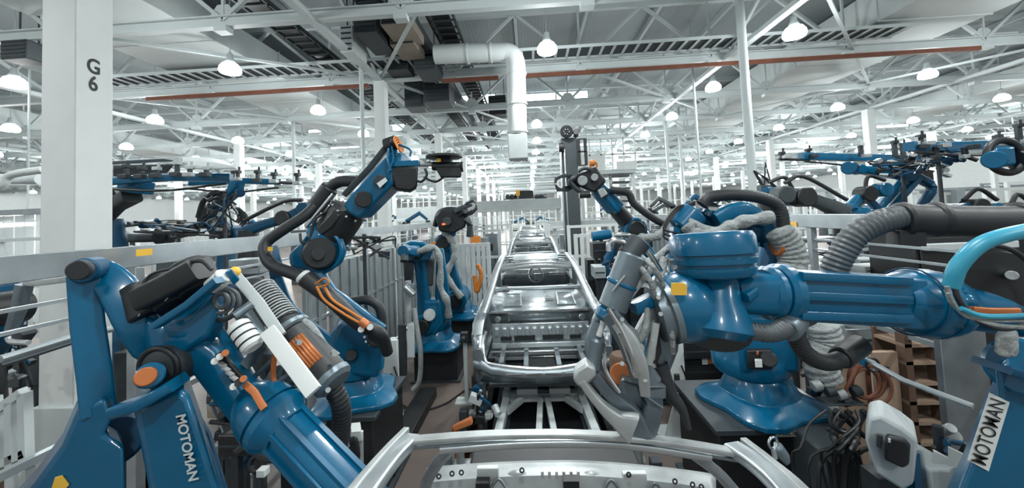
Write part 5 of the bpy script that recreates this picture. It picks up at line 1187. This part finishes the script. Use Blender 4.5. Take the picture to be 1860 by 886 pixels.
# ================================================================ mid and far clutter
random.seed(21)
OCC = [(at(p_, 400, y_).x, y_, .5) for p_, y_ in ((1328, 11.5), (655, 12.5), (526, 20), (1243, 16), (1188, 24), (1212, 30), (1036, 13))] + [(at(1100, 300, 16).x, 16.7, 1.6)]
def free(x, y, r):
    if abs(x) > 56: return False
    if any((x-a)**2+(y-b)**2 < (r+c)**2 for a, b, c in OCC): return False
    for gx in (-31, -18.2, -5.4, 7.4, 20.2, 33):
        if abs(x-gx) < r+.3 and abs((y-4.75) % 9.02) < r+.3 or abs(x-gx) < r+.3 and 9.02-abs((y-4.75) % 9.02) < r+.3: return False
    for gy in (15.2, 16.7, 20.7, 26.4, 32.7):
        if abs(y-gy) < 1.2 and -10 < x < 7: return False
    if x > 0 and y < 9.5 and x < 10 or x < 0 and y < 9.2 and x > -9: return False
    OCC.append((x, y, r)); return True
def rack(x, y, w, h, label, m='white', group=None, z0=0, nx=None):
    OCC.append((x, y, w/2+.2))
    r = thing('equipment_rack', label, 'frame', (x, y, z0), group)
    q = B(); n = nx or max(1, int(w/1.0))
    for k in range(n+1):
        xx = x-w/2+w*k/n; q.bb((xx-.05, y-.05, z0), (xx+.05, y+.05, z0+h))
    q.build('uprights', m, r)
    q = B()
    for z in (z0+h-.05, z0+h*.62, z0+h*.3): q.bb((x-w/2, y-.04, z-.04), (x+w/2, y+.04, z+.04))
    q.build('crossbars', m, r); return r
def cabinet(x, y, w, h, label, m='offw', group=None, d=.6):
    OCC.append((x, y+.3, w/2+.2))
    r = thing('control_cabinet', label, 'cabinet', (x, y, 0), group)
    B().bb((x-w/2, y, 0), (x+w/2, y+d, h)).build('housing', m, r, bevel=.015)
    dr = B().bb((x-w/2+.05, y-.025, .12), (x+w/2-.05, y, h-.1)).build('door', m, r, bevel=.008)
    B().bb((x+w/2-.14, y-.05, h*.5), (x+w/2-.11, y-.025, h*.62)).build('handle', 'black', dr)
    B().bb((x-w/4, y-.035, h*.7), (x+w/8, y-.022, h*.82)).build('display_panel', 'ped', dr)
    return r
def crate(x, y, w, h, z, label, group=None):
    r = thing('parts_bin', label, 'bin', (x, y, z), group)
    B().bb((x-w/2, y-w/2, z), (x+w/2, y+w/2, z+.06)).bb((x-w/2, y-w/2, z), (x-w/2+.04, y+w/2, z+h)).bb((x+w/2-.04, y-w/2, z), (x+w/2, y+w/2, z+h)).bb((x-w/2, y-w/2, z), (x+w/2, y-w/2+.04, z+h)).bb((x-w/2, y+w/2-.04, z), (x+w/2, y+w/2, z+h)).build('shell', 'tray', r)
    B().box((x, y, z+h*.6), (w*.7, w*.7, h*.5)).build('contents', 'dark', r); return r
# centre band beyond the cars
for i, (px, Y, w_, h_, m) in enumerate(((880, 13, 1.0, 2.55, 'offw'), (905, 18, 1.2, 2.6, 'white'), (1000, 20, 1.5, 2.6, 'white'), (1015, 14.5, .8, 2.5, 'white'), (1075, 12, 1.5, 2.6, 'white'), (1090, 19.5, 1.8, 2.7, 'white'), (1060, 22, 3, 3.0, 'white'), (930, 30, 5, 3.0, 'white'), (1000, 36, 5, 3.2, 'offw'), (870, 29, 3, 3, 'white'), (860, 16, 1.6, 2.6, 'offw'), (965, 42, 8, 4, 'white'))):
    rack(at(px, 400, Y).x, Y, w_, h_, 'white tube frame standing among the machines behind the car line', m, 'tube frames behind the car line')
for i, (px, Y, w_, h_, m) in enumerate(((870, 14, .6, 2.2, 'galv'), (892, 15, .5, 2.3, 'steeld'), (1030, 15.5, .6, 2.1, 'galv'), (1020, 18, .7, 2.2, 'offw'), (1110, 11, .9, 2.0, 'galv'), (1125, 13.5, .8, 2.1, 'offw'), (940, 34, 1.5, 2.2, 'white'), (985, 33, 1.2, 2.4, 'offw'))):
    cabinet(at(px, 430, Y).x, Y, w_, h_, 'grey control cabinet beside the car line ahead', m, 'cabinets beside the car line')
tag(rack(at(858, 440, 12).x, 12, .7, 2.0, 'frame with orange top among the fence posts left of the car line', 'offw'), 'frame with orange top among the fence posts left of the car line', 'frame')
tag(B().bb(at(855, 400+50, 11.9), at(873, 414+14, 12.0)).build('orange_guard', 'orange'), 'small orange guard panel left of the distant car bodies', 'panel')
tag(B().tube([at(868, 480, 8.2), at(874, 500, 8.2), at(866, 530, 8.2), at(862, 500, 8.2)], .05, 8).build('orange_hose', 'orange'), 'orange hose bundle hanging left of the car body', 'hose')
r = rack(at(847, 470, 10).x, 10, 1.2, 2.3, 'close set grey fence bars left of the distant car body', 'offw', nx=9)
r = rack(at(1085, 460, 10).x, 10.4, 1.0, 2.4, 'close set white fence bars right of the distant car body', 'white', nx=6)
def mini_robot(x, Y, h, label='tiny dark robot arm standing far away in the hall'):
    OCC.append((x, Y, 1.3)); r = thing('distant_robot', label, 'robot', (x, Y, 0), 'distant robots')
    B().lathe((x, Y, 0), (0, 0, 1), [(0, .5), (1.4, .4), (h*.55, .3)], 12).build('base', 'tray', r)
    s = random.choice([-1, 1])
    B().rbeam([V((x, Y, h*.5)), V((x-s*.3, Y, h*.8)), V((x+s*.5, Y, h*.92)), V((x+s*1.0, Y, h*.8))], [(.4, .3), (.3, .3), (.3, .25), (.15, .15)], rc=.4).build('arm', random.choice(['bluedk', 'tray']), r)
    B().box((x+s*1.05, Y, h*.74), (.25, .3, .35)).box((x-s*.25, Y-.2, h*.72), (.3, .2, .3)).build('gun_and_motor', 'black', r, bevel=.04)
mini_robot(at(1212, 360, 22).x, 22, 3.9); mini_robot(at(1195, 360, 24).x, 24, 3.6); mini_robot(at(748, 380, 24).x, 24, 3.7); mini_robot(at(940, 395, 38).x, 38, 2.9); mini_robot(at(990, 395, 38).x, 38, 2.9)
# left side, behind the fence
for i in range(32):
    Y = random.uniform(8, 30); x = -random.uniform(4.2, 4.2+Y*.95)
    if not free(x, Y, 1.2): continue
    rack(x, Y, random.uniform(1, 3), random.uniform(2.9, 3.4+Y*.02), 'white equipment frame in the clutter beyond the left fence', random.choice(['white', 'offw', 'white', 'galv']), 'equipment frames beyond the left fence')
for i in range(24):
    Y = random.uniform(7, 26); x = -random.uniform(4.4, 4.4+Y*.9)
    if not free(x, Y, .75): continue
    cabinet(x, Y, random.uniform(.7, 1.6), random.uniform(1.8, 2.9), 'grey cabinet in the clutter beyond the left fence', random.choice(['offw', 'galv', 'tray', 'white']), 'cabinets beyond the left fence')
for i in range(32):
    Y = random.uniform(9, 30); x = random.uniform(5.0, 5.0+Y*1.0)
    if not free(x, Y, 1.2): continue
    rack(x, Y, random.uniform(1, 3), random.uniform(2.9, 3.4+Y*.02), 'white equipment frame in the clutter beyond the right fence', random.choice(['white', 'offw', 'white', 'galv']), 'equipment frames beyond the right fence')
for i in range(24):
    Y = random.uniform(9, 26); x = random.uniform(5.2, 5.2+Y*.9)
    if not free(x, Y, .75): continue
    cabinet(x, Y, random.uniform(.7, 1.6), random.uniform(1.8, 2.8), 'grey cabinet in the clutter beyond the right fence', random.choice(['offw', 'galv', 'tray', 'white']), 'cabinets beyond the right fence')
for i in range(52):
    Y = random.uniform(32, 75); x = random.choice([-1, 1])*random.uniform(2, Y*1.1)
    if not free(x, Y, 2.6): continue
    rack(x, Y, random.uniform(2, 7), random.uniform(3.0, 5.2), 'tall white frame far away in the hall', random.choice(['white', 'offw', 'white']), 'distant frames')
for i in range(60):
    Y = random.uniform(14, 50); x = random.choice([-1, 1])*random.uniform(4.8, Y*1.15)
    if not free(x, Y, 1.1): continue
    mini_robot(x, Y, random.uniform(3.0, 3.7+Y*.012))
# translucent curtain booth, far left; pipe; white booth wall right
r = thing('strip_curtain_booth', 'bright booth of clear hanging plastic strips at the left edge above the rail', 'curtain booth', (-11, 9.5, 0))
for k in range(14): x = at(-60, 380, 9.5).x + .30*k; B().box((x, 9.5+.03*(k % 2), 1.95), (.28, .012, 3.3)).build('plastic_strip', 'pvc', r)
B().bb((at(-60, 380, 9.5).x-.2, 9.4, 3.6), (at(66, 380, 9.5).x+.8, 9.65, 3.75)).build('header_rail', 'galv', r)
B().bb((at(-60, 380, 9.5).x-.3, 9.4, 0), (at(-60, 380, 9.5).x-.2, 9.6, 3.7)).bb((at(66, 380, 9.5).x+.7, 9.4, 0), (at(66, 380, 9.5).x+.8, 9.6, 3.7)).build('booth_posts', 'galv', r)
r = thing('strip_light', 'long bright tube light inside the curtain booth at the left edge', 'lamp', (at(20, 345, 11).x, 11, 3.4))
B().cyl((at(-60, 345, 11).x, 11, 3.4), (at(62, 345, 11).x, 11, 3.4), .06).build('glowing_tube', 'lamp', r); B().bb((at(-60, 345, 11).x, 10.9, 3.46), (at(62, 345, 11).x, 11.1, 3.52)).build('reflector', 'white', r)
for yy in (3.52,):
    B().bb((at(-40, 345, 11).x, 10.98, 3.52), (at(-40, 345, 11).x+.04, 11.02, 8.3)).build('hanger_left', 'truss', r); B().bb((at(50, 345, 11).x, 10.98, 3.52), (at(50, 345, 11).x+.04, 11.02, 8.3)).build('hanger_right', 'truss', r)
lb = bpy.data.lights.new('booth_light', 'POINT'); lb.energy = 260; lb.shadow_soft_size = .3; o = bpy.data.objects.new('booth_light', lb); COL.objects.link(o); o.location = (at(10, 345, 11).x, 11, 3.2)
r = thing('booth_wall', 'white back wall of the bright curtain booth', 'wall panel', (at(0, 380, 12.5).x, 12.6, 0)); B().bb((at(-100, 380, 12.6).x, 12.6, 0), (at(66, 380, 12.6).x, 12.7, 3.9)).build('panel', 'white', r)
r = thing('round_duct', 'light grey bent pipe at the left edge above the curtain booth', 'duct', at(20, 330, 8.5))
B().tube([at(-60, 345, 8.5), at(0, 338, 8.5), at(20, 318, 8.5), at(80, 308, 8.5)], .09, 14, 6).build('duct_pipe', 'duct', r)
B().cyl(at(-60, 326, 9), at(75, 326, 9), .14).build('straight_pipe', 'offw', r); B().cyl(at(-20, 335, 8.5), V((at(-20, 335, 8.5).x, at(-20, 335, 8.5).y, 10.9)), .015, n=6).build('hanger_rod', 'truss', r)
r = thing('partition_wall', 'low white partition wall at right above the black sleeve', 'partition', (at(1780, 370, 16).x, 16, 0))
B().bb((at(1660, 388, 16).x, 16, 0), (at(1990, 388, 16).x, 16.15, at(1780, 343, 16).z)).build('panel', 'white', r)
B().bb((at(1660, 388, 16).x, 15.9, at(1780, 343, 16).z), (at(1990, 388, 16).x, 16.2, at(1780, 340, 16).z+.03)).build('cap_rail', 'galv', r)
rack(at(1840, 350, 11).x, 11, .9, 4.2, 'white ladder frame at the far right edge above the sleeve', 'white')
for k, x in enumerate((1690, 1735)): tag(B().bb((at(x, 380, 15.7).x, 15.6, 0), (at(x+16, 380, 15.7).x, 15.8, at(x, 345, 15.7).z)).build('partition_support', 'galv'), ('grey post before the white partition, the left one', 'grey post before the white partition, the right one')[k], 'post')
def unit(xa, ya, xb, yb, Y, d, m, lab, nm, cat):
    a, b2 = at(xa, yb, Y), at(xb, ya, Y); r = thing(nm, lab, cat, ((a.x+b2.x)/2, Y, 0))
    x0, x1 = min(a.x, b2.x), max(a.x, b2.x); z0, z1 = min(a.z, b2.z), max(a.z, b2.z)
    B().bb((x0, Y, z0), (x1, Y+d, z1)).build('body', m, r, bevel=.01)
    B().bb((x0+.02, Y-.01, z0+(z1-z0)*.45), (x1-.02, Y, z0+(z1-z0)*.55)).build('seam', 'dark', r)
    for x in (x0+.04, x1-.1): B().bb((x, Y+.08, 0), (x+.06, Y+.14, z0)).build('support_leg', 'dark', r)
# equipment close behind the fences (seen between rails)
cabinet(at(1745, 480, 4.6).x, 4.6, 1.0, 2.62, 'black tall cabinet with pale top rail behind the right hose', 'ped')
tag(B().bb(at(1686, 456, 4.5), at(1835, 436, 4.58)).build('double_bar', 'offw', bevel=.01), 'pale double rail on top of the black tall cabinet', 'rail')
for k, (xa, ya, xb, yb, Y, m, lab) in enumerate((
   (1450, 430, 1530, 442, 6, 'galv', 'grey horizontal tray just under the right guard rail'), (1430, 452, 1600, 462, 6.3, 'galv', 'second grey tray under the right guard rail'), (1560, 466, 1690, 480, 6, 'offw', 'pale conveyor beam behind the forearm bulb'), (1470, 480, 1520, 500, 5.4, 'white', 'white box behind the bent black hose'),
   (1572, 482, 1625, 500, 5.2, 'white', 'white window panel just above the forearm bulb'), (1430, 478, 1680, 486, 6.6, 'galv', 'third grey tray behind the bent black hose'), (1540, 596, 1600, 640, 5.0, 'galv', 'grey panel hanging under the forearm box'), (1625, 618, 1690, 640, 4.8, 'offw', 'pale flat box below the forearm bulb'), (1500, 590, 1535, 640, 4.6, 'galv', 'narrow grey panel under the forearm box'))):
    unit(xa, ya, xb, yb, Y, .3, m, lab, 'steel_tray', 'tray')
r = thing('column_guard', 'tall grey steel panel standing under the right robot arm', 'panel', at(1770, 700, 3.4))
B().bb((at(1716, 700, 3.4).x, 3.4, 0), (at(1800, 700, 3.4).x, 3.46, at(1760, 598, 3.4).z)).build('panel', 'steeld', r, bevel=.005)
r = thing('brown_boards', 'brown and beige boards behind the hand pipe at lower right', 'board', (3.0, 4.4, 0))
B().bb((at(1530, 700, 4.1).x, 4.2, 0), (at(1652, 700, 4.1).x, 4.26, at(1600, 640, 4.2).z)).build('board', 'brown', r)
B().bb((at(1590, 700, 4.1).x, 4.16, .1), (at(1596, 700, 4.1).x, 4.2, at(1600, 642, 4.2).z)).build('batten', 'beige', r)
r = thing('wooden_rack', 'brown wooden shelf rack behind the hand pipe at lower right', 'rack', (3.9, 3.9, 0))
xs = (at(1650, 700, 4.15).x, at(1704, 700, 4.15).x, at(1752, 700, 4.15).x)
q = B()
for x in xs: q.bb((x, 4.15, 0), (x+.07, 4.25, at(1690, 605, 4.15).z))
q.build('uprights', 'brownd', r); q = B()
for y in (630, 662, 700, 735, 772, 810, 850): z = at(1700, y, 4.15).z; q.bb((xs[0], 4.15, z), (xs[2]+.07, 4.5, z+.035))
q.build('shelves', 'brown', r); B().bb((xs[0], 4.5, 0), (xs[2]+.07, 4.53, at(1690, 610, 4.15).z)).build('back_board', 'brownd', r)
q = B(); q.cyl(at(1574, 650, 3.66), V((at(1574, 650, 3.66).x, 3.66, 0)), .02).torus(at(1574, 690, 3.6), (0, -1, .1), .15, .018, 32, 8).torus(at(1572, 696, 3.58), (.1, -1, .0), .13, .016, 32, 8).torus(at(1580, 700, 3.56), (-.1, -1, .1), .17, .014, 32, 8).tube([at(1560, 600+60, 3.6), at(1545, 690, 3.5), at(1530, 720, 3.5)], .015, 8)
tag(q.build('cable_coil', 'rust'), 'coil of orange brown cable hanging behind the black hose end', 'cable coil')
r = thing('blue_wedge', 'small blue bracket at the top end of the sloping hand pipe', 'bracket', at(1572, 652, 3.2)); B().px([(1553, 645), (1580, 655), (1574, 668), (1560, 660)], 3.2, .04).build('plate', 'blue', r)
tag(B().px([(1604, 668), (1616, 670), (1619, 706), (1608, 700)], 4.14, .06).build('black_plate', 'ped'), 'small black plate hanging on the brown board', 'plate')
tag(B().torus(at(1585, 662, 3.2), (0, -1, .1), .05, .010, 24, 8).build('cable_loop', 'black'), 'small black cable loop by the blue bracket', 'cable')
# teach box cluster at lower right
r = thing('control_unit', 'tilted white control unit with black screen at lower right', 'control unit', (at(1620, 886, 2.7).x, 2.7, 0))
B().px([(1578, 760), (1600, 755), (1640, 778), (1668, 800), (1660, 880), (1640, 892), (1590, 860), (1572, 800)], 2.65, .3).build('housing', 'offw', r, bevel=.02)
B().px([(1610, 792), (1644, 800), (1654, 812), (1652, 845), (1640, 852), (1606, 836)], 2.60, .06).build('screen', 'ped', r, bevel=.015)
B().px([(1593, 790), (1604, 793), (1602, 815), (1592, 811)], 2.62, .03).build('vent_grille', 'tray', r); B().px([(1613, 797), (1618, 798), (1618, 804), (1613, 803)], 2.59, .012).build('screen_sticker', 'white', r)
B().bb((at(1610, 886, 2.7).x, 2.75, 0), (at(1650, 886, 2.7).x, 2.9, at(1620, 880, 2.7).z)).build('stand', 'dark', r)
for k, (poly, Y, lab) in enumerate(((((1602, 748), (1650, 772), (1650, 796), (1606, 774)), 2.9, 'blank white sheet standing behind the control unit'), (((1722, 812), (1760, 830), (1752, 852), (1722, 846)), 2.7, 'blank white sheet at the foot of the lettered post'), (((1695, 818), (1722, 832), (1728, 846), (1694, 840)), 2.68, 'smaller white sheet left of the lettered post'))):
    tag(B().px(poly, Y, .02).build('white_sheet', 'white'), lab, 'panel')
r = thing('machine_block', 'grey white machine block at the bottom right corner', 'machine', (at(1700, 886, 2.7).x, 2.7, 0))
B().bb((at(1690, 880, 2.72).x, 2.72, 0), (at(1752, 880, 2.72).x, 3.2, at(1720, 852, 2.72).z)).build('block', 'offw', r, bevel=.02); B().bb((at(1668, 886, 2.66).x, 2.68, 0), (at(1682, 886, 2.66).x, 2.74, at(1680, 820, 2.7).z)).build('blue_rod', 'blue', r)
q = B()
for k in range(9):
    x = 1500+9*k; q.tube([at(x, 745, 3.2), at(x-30+17*(k*7 % 5), 770+6*(k % 3), 3.1+.05*(k % 3)), at(x-45+19*(k*5 % 6), 812-9*(k % 2), 3.0+.06*(k % 2)), at(x-60+13*(k*3 % 9), 850, 3.05), V((at(x-10, 886, 3).x, 3.0, .05))], .010+.006*(k % 3), 8, 5)
tag(q.build('cable_bundle', 'black'), 'tangle of black cables beside the wide pedestal', 'cables')
B_ = B(); B_.bb(at(1505, 735, 3.45), at(1548, 722, 3.6)); tag(B_.build('valve_block', 'dark', bevel=.01), 'dark connector block beside the base of the right blue robot', 'connector block')
for k, (x, y, m) in enumerate(((1476, 702, 'alu'), (1500, 712, 'dark'), (1520, 718, 'alu'), (1548, 712, 'dark'), (1530, 730, 'dark'))): tag(B().drum(at(x, y, 3.5), at(x+14, y-4, 3.5), .045).build('cable_connector', m), 'cable connector by the right robot base,'+(' nearest the blue casting', ' behind the first silver one', ' silver one in the middle', ' at the outer end', ' lowest dark one')[k], 'connector')
r = thing('equipment_box', 'dark grey low box below the cable tangle', 'box', (at(1540, 886, 3.1).x, 3.1, 0)); B().bb((at(1500, 860, 3.2).x, 3.2, 0), (at(1562, 860, 3.2).x, 3.6, at(1540, 822, 3.2).z)).build('body', 'tray', r, bevel=.02); B().drum(at(1512, 830, 3.15), at(1512, 830, 3.2), .05).build('round_port', 'ped', r)
# hook eye of near car at right, servo with eye bolt at left
for (x, y, Y, lab) in ((1404, 806, 2.1, 'eye bolt on the small grey clamp beside the near right rail'), (629, 785, 3.0, 'eye bolt on top of the black pump')):
    r = thing('eye_bolt', lab, 'eye bolt', at(x, y+20, Y)); B().torus(at(x, y-2, Y), (.3, -1, 0), .028 if Y < 2.5 else .032, .007).build('ring', 'chrome', r); B().cyl(at(x, y+8, Y), at(x+4, y+26, Y), .012, n=8).build('shank', 'alu', r)
tag(B().px([(1404, 812), (1420, 816), (1438, 842), (1430, 850), (1408, 830)], 2.1, .08).build('clamp', 'gun', bevel=.015), 'small grey clamp beside the near right rail', 'clamp')
r = thing('pump_unit', 'black pump with orange label on a white bracket at the foot of the left pedestal', 'pump', (at(640, 886, 3.1).x, 3.1, 0))
B().px([(618, 800), (650, 792), (656, 838), (636, 852), (616, 846)], 3.0, .2).build('pump_body', 'black', r, bevel=.03); B().px([(624, 838), (638, 836), (638, 848), (624, 850)], 2.98, .02).build('orange_label', 'oran2', r)
B().px([(648, 786), (660, 784), (662, 960), (652, 960)], 3.05, .03).build('white_bracket', 'white', r); B().px([(636, 785), (655, 783), (658, 800), (638, 802)], 3.02, .15).build('white_cap', 'white', r)
# lower left clutter
r = thing('corner_guard', 'grey white guard frame at the bottom left corner', 'frame', (-2.9, 2.3, 0))
q = B()
for (a_, b_) in (((0, 742), (44, 710)), ((45, 712), (50, 900)), ((22, 728), (24, 900)), ((0, 842), (50, 820)), ((0, 850), (-10, 720))): q.beam(at(*a_, 2.4), at(*b_, 2.4), .05, .05)
q.build('frame_bars', 'offw', r); B().bb(at(0, 900, 2.6), at(20, 748, 2.62)).bb(at(28, 880, 2.6), at(44, 740, 2.62)).build('brown_infill', 'brownd', r)
r = thing('clamp_tool', 'grey metal clamp arm under the rail at the left edge', 'clamp', at(30, 560, 3.0))
B().rbeam([at(45, 516, 2.9), at(35, 560, 2.9), at(20, 600, 2.9)], [(.09, .07), (.08, .07), (.06, .06)], rc=.4).build('upright', 'gun', r); B().rbeam([at(45, 515, 2.9), at(85, 512, 2.9), at(128, 506, 2.9)], [(.03, .05)]*3, rc=.4).build('cross_arm', 'alu', r)
B().tube([at(15, 612, 2.9), at(22, 620, 2.9), at(52, 622, 2.9)], .022, 8).build('bracket', 'alu', r); B().rbeam([at(50, 600, 2.95), at(35, 620, 2.95)], [(.1, .08)]*2).build('joint', 'dark', r)
low_robot([(-40, 640), (0, 600), (10, 560), (-20, 525)], 3.6, 'blue machine part behind the rail at the left edge', 'bluedk', .14)
for k, (xa, ya, xb, yb, Y, m, lab) in enumerate(((205, 640, 235, 760, 4.2, 'dark', 'dark machine panel behind the long blue link'), (240, 590, 262, 700, 4.0, 'galv', 'grey panel seen between the blue links'), (0, 640, 55, 705, 4.4, 'tray', 'dark machinery behind the hand pipe at the left edge'), (375, 660, 410, 760, 3.4, 'beige', 'beige control panel behind the left robot post'),
   (410, 700, 440, 800, 3.6, 'brownd', 'brown board behind the connector block'), (415, 470, 470, 500, 4.6, 'galv', 'grey machine box just below the left rail'), (250, 500, 300, 520, 4.0, 'galv', 'grey clamp plate above the black motors'), (395, 790, 470, 830, 2.9, 'ped', 'black floor box below the brown board'), (200, 560, 250, 575, 4.3, 'galv', 'grey cross bar behind the curved blue arm'))):
    unit(xa, ya, xb, yb, Y, .25, m, lab, 'machine_box', 'machine box')
tag(B().bb(at(382, 690, 3.36), at(396, 668, 3.40)).build('dark_display', 'ped'), 'small dark display on the beige control panel', 'display')
tag(B().tube([at(428, 695, 3.3), at(424, 740, 3.3), at(426, 810, 3.3), V((at(426, 810, 3.3).x, 3.3, .02))], .014, 8).build('orange_cable', 'oran2'), 'orange cable hanging down the brown board at lower left', 'cable')
tag(B().tube([at(440, 800, 2.8), at(480, 830, 2.7), at(520, 836, 2.7), at(560, 870, 2.7)], .03, 8).build('floor_hose', 'black'), 'black hose on the floor left of the pump', 'hose')
tag(B().box(at(478, 856, 2.6), (.06, .06, .05)).build('white_block', 'white', bevel=.005), 'tiny white block on the floor left of the pump', 'block')
r = thing('chain_wheel', 'dark wheel and lever below the beige control panel', 'wheel', at(465, 840, 2.9)); B().torus(at(466, 842, 2.9), (0, -1, .2), .05, .02).build('wheel', 'black', r); B().cyl(V((at(466, 850, 2.9).x, 2.9, 0)), at(466, 850, 2.9), .025).build('post', 'dark', r); B().rbeam([at(430, 820, 2.9), at(460, 800, 2.9), at(500, 812, 2.9)], [(.05, .05)]*3).build('lever', 'dark', r)
# clutter right by the car: dark boxes and hanging guns
for k, (xa, ya, xb, yb, Y, m, lab) in enumerate(((1078, 440, 1112, 470, 7.5, 'black', 'dark motor housing right of the car roof'), (1080, 484, 1100, 506, 7.0, 'offw', 'pale switch box right of the car roof'), (1070, 470, 1120, 540, 8.2, 'ped', 'dark machine column right of the car roof'), (1120, 480, 1160, 560, 7.8, 'tray', 'dark steel cabinet behind the grey gun cylinder'), (1150, 520, 1215, 660, 7.0, 'ped', 'dark tall cabinet behind the weld gun'))):
    unit(xa, ya, xb, yb, Y, .4, m, lab, 'machine_unit', 'machine')
low_robot([(1120, 520), (1100, 480), (1125, 445), (1150, 430)], 7.2, 'dark blue robot link between the car and the grey gun', 'bluedk', .1)
r = thing('motor_stand', 'small blue motor on a post right of the far car bodies', 'motor', (at(1090, 430, 8).x, 8, 0)); B().drum(at(1075, 430, 8), at(1110, 425, 8), .1).build('motor', 'blue', r); B().cyl((at(1092, 430, 8).x, 8, 0), at(1092, 432, 8), .04).build('post', 'dark', r)
r = thing('brown_drum', 'rust brown drum seen through the jaws of the weld gun', 'drum', (at(1134, 660, 4.2).x, 4.2, 0)); B().lathe((at(1134, 660, 4.2).x, 4.3, 0), (0, 0, 1), [(0, .12), (.04, .14), (at(1134, 655, 4.2).z, .14), (at(1134, 655, 4.2).z+.04, .11)], 24).build('shell', 'brownd', r)

random.seed(5)
def tangle(x0, x1, y0, y1, Y, n, label, nm='tool_tangle', cat='tooling', post=True):
    r = thing(nm, label, cat, at((x0+x1)/2, y1, Y))
    for k in range(n):
        a = at(random.uniform(x0, x1), random.uniform(y0, y1), Y+random.uniform(-.1, .2))
        if k % 3 == 0: B().box(a, (random.uniform(.06, .16), .1, random.uniform(.05, .1)), Matrix.Rotation(random.uniform(-.5, .5), 3, 'Y')).build('valve_block', random.choice(['dark', 'black', 'alu', 'offw']), r, bevel=.006)
        elif k % 3 == 1: B().tube([a, at(random.uniform(x0, x1), random.uniform(y0, y1), Y), at(random.uniform(x0, x1), random.uniform(y0, y1), Y-.1)], random.uniform(.012, .022), 8).build('hose', random.choice(['black', 'rubber', 'galv', 'bluedk']), r)
        else: B().drum(a, a+V((random.uniform(-.1, .1), -.08, random.uniform(-.08, .08))), random.uniform(.03, .06)).build('cylinder', random.choice(['alu', 'black', 'bluedk', 'chrome']), r)
    if post: B().cyl(V((at((x0+x1)/2, y1, Y).x, Y+.05, .0)), V((at((x0+x1)/2, y1, Y).x, Y+.05, at((x0+x1)/2, y0, Y).z)), .03).build('support_post', 'dark', r)
    return r
tangle(1570, 1720, 288, 318, 7.6, 30, 'tangle of hoses and grippers under the lower blue gripper beam at right')
tangle(1660, 1760, 268, 296, 6.9, 14, 'small clamps hanging from the thick blue gripper beam at right')
tangle(240, 400, 402, 428, 7.0, 26, 'low tangle of clamps and hoses above the left rail')
tangle(360, 450, 350, 420, 7.0, 18, 'cables and cylinders on the small dark robot beyond the left rail')
tangle(1240, 1300, 360, 470, 3.75, 14, 'cables and fittings round the wrist of the harnessed robot', post=False)
tangle(600, 720, 425, 470, 6.0, 16, 'cables and brackets hanging behind the tall robot under the left rail')
tangle(380, 470, 700, 860, 3.2, 24, 'dark tools and brackets on the floor behind the left robot post')
tangle(862, 900, 700, 780, 4.6, 10, 'greasy rollers and fittings left of the skid')
tangle(1440, 1560, 640, 740, 4.3, 22, 'pneumatic fittings and hoses behind the right robot base')
tangle(1690, 1760, 780, 870, 2.9, 12, 'small fittings beside the white machine block at lower right')
tangle(0, 60, 520, 700, 3.9, 18, 'machine fittings behind the hand pipes at the left edge')
tangle(1440, 1600, 425, 500, 6.8, 20, 'equipment seen through the bars under the right rail')
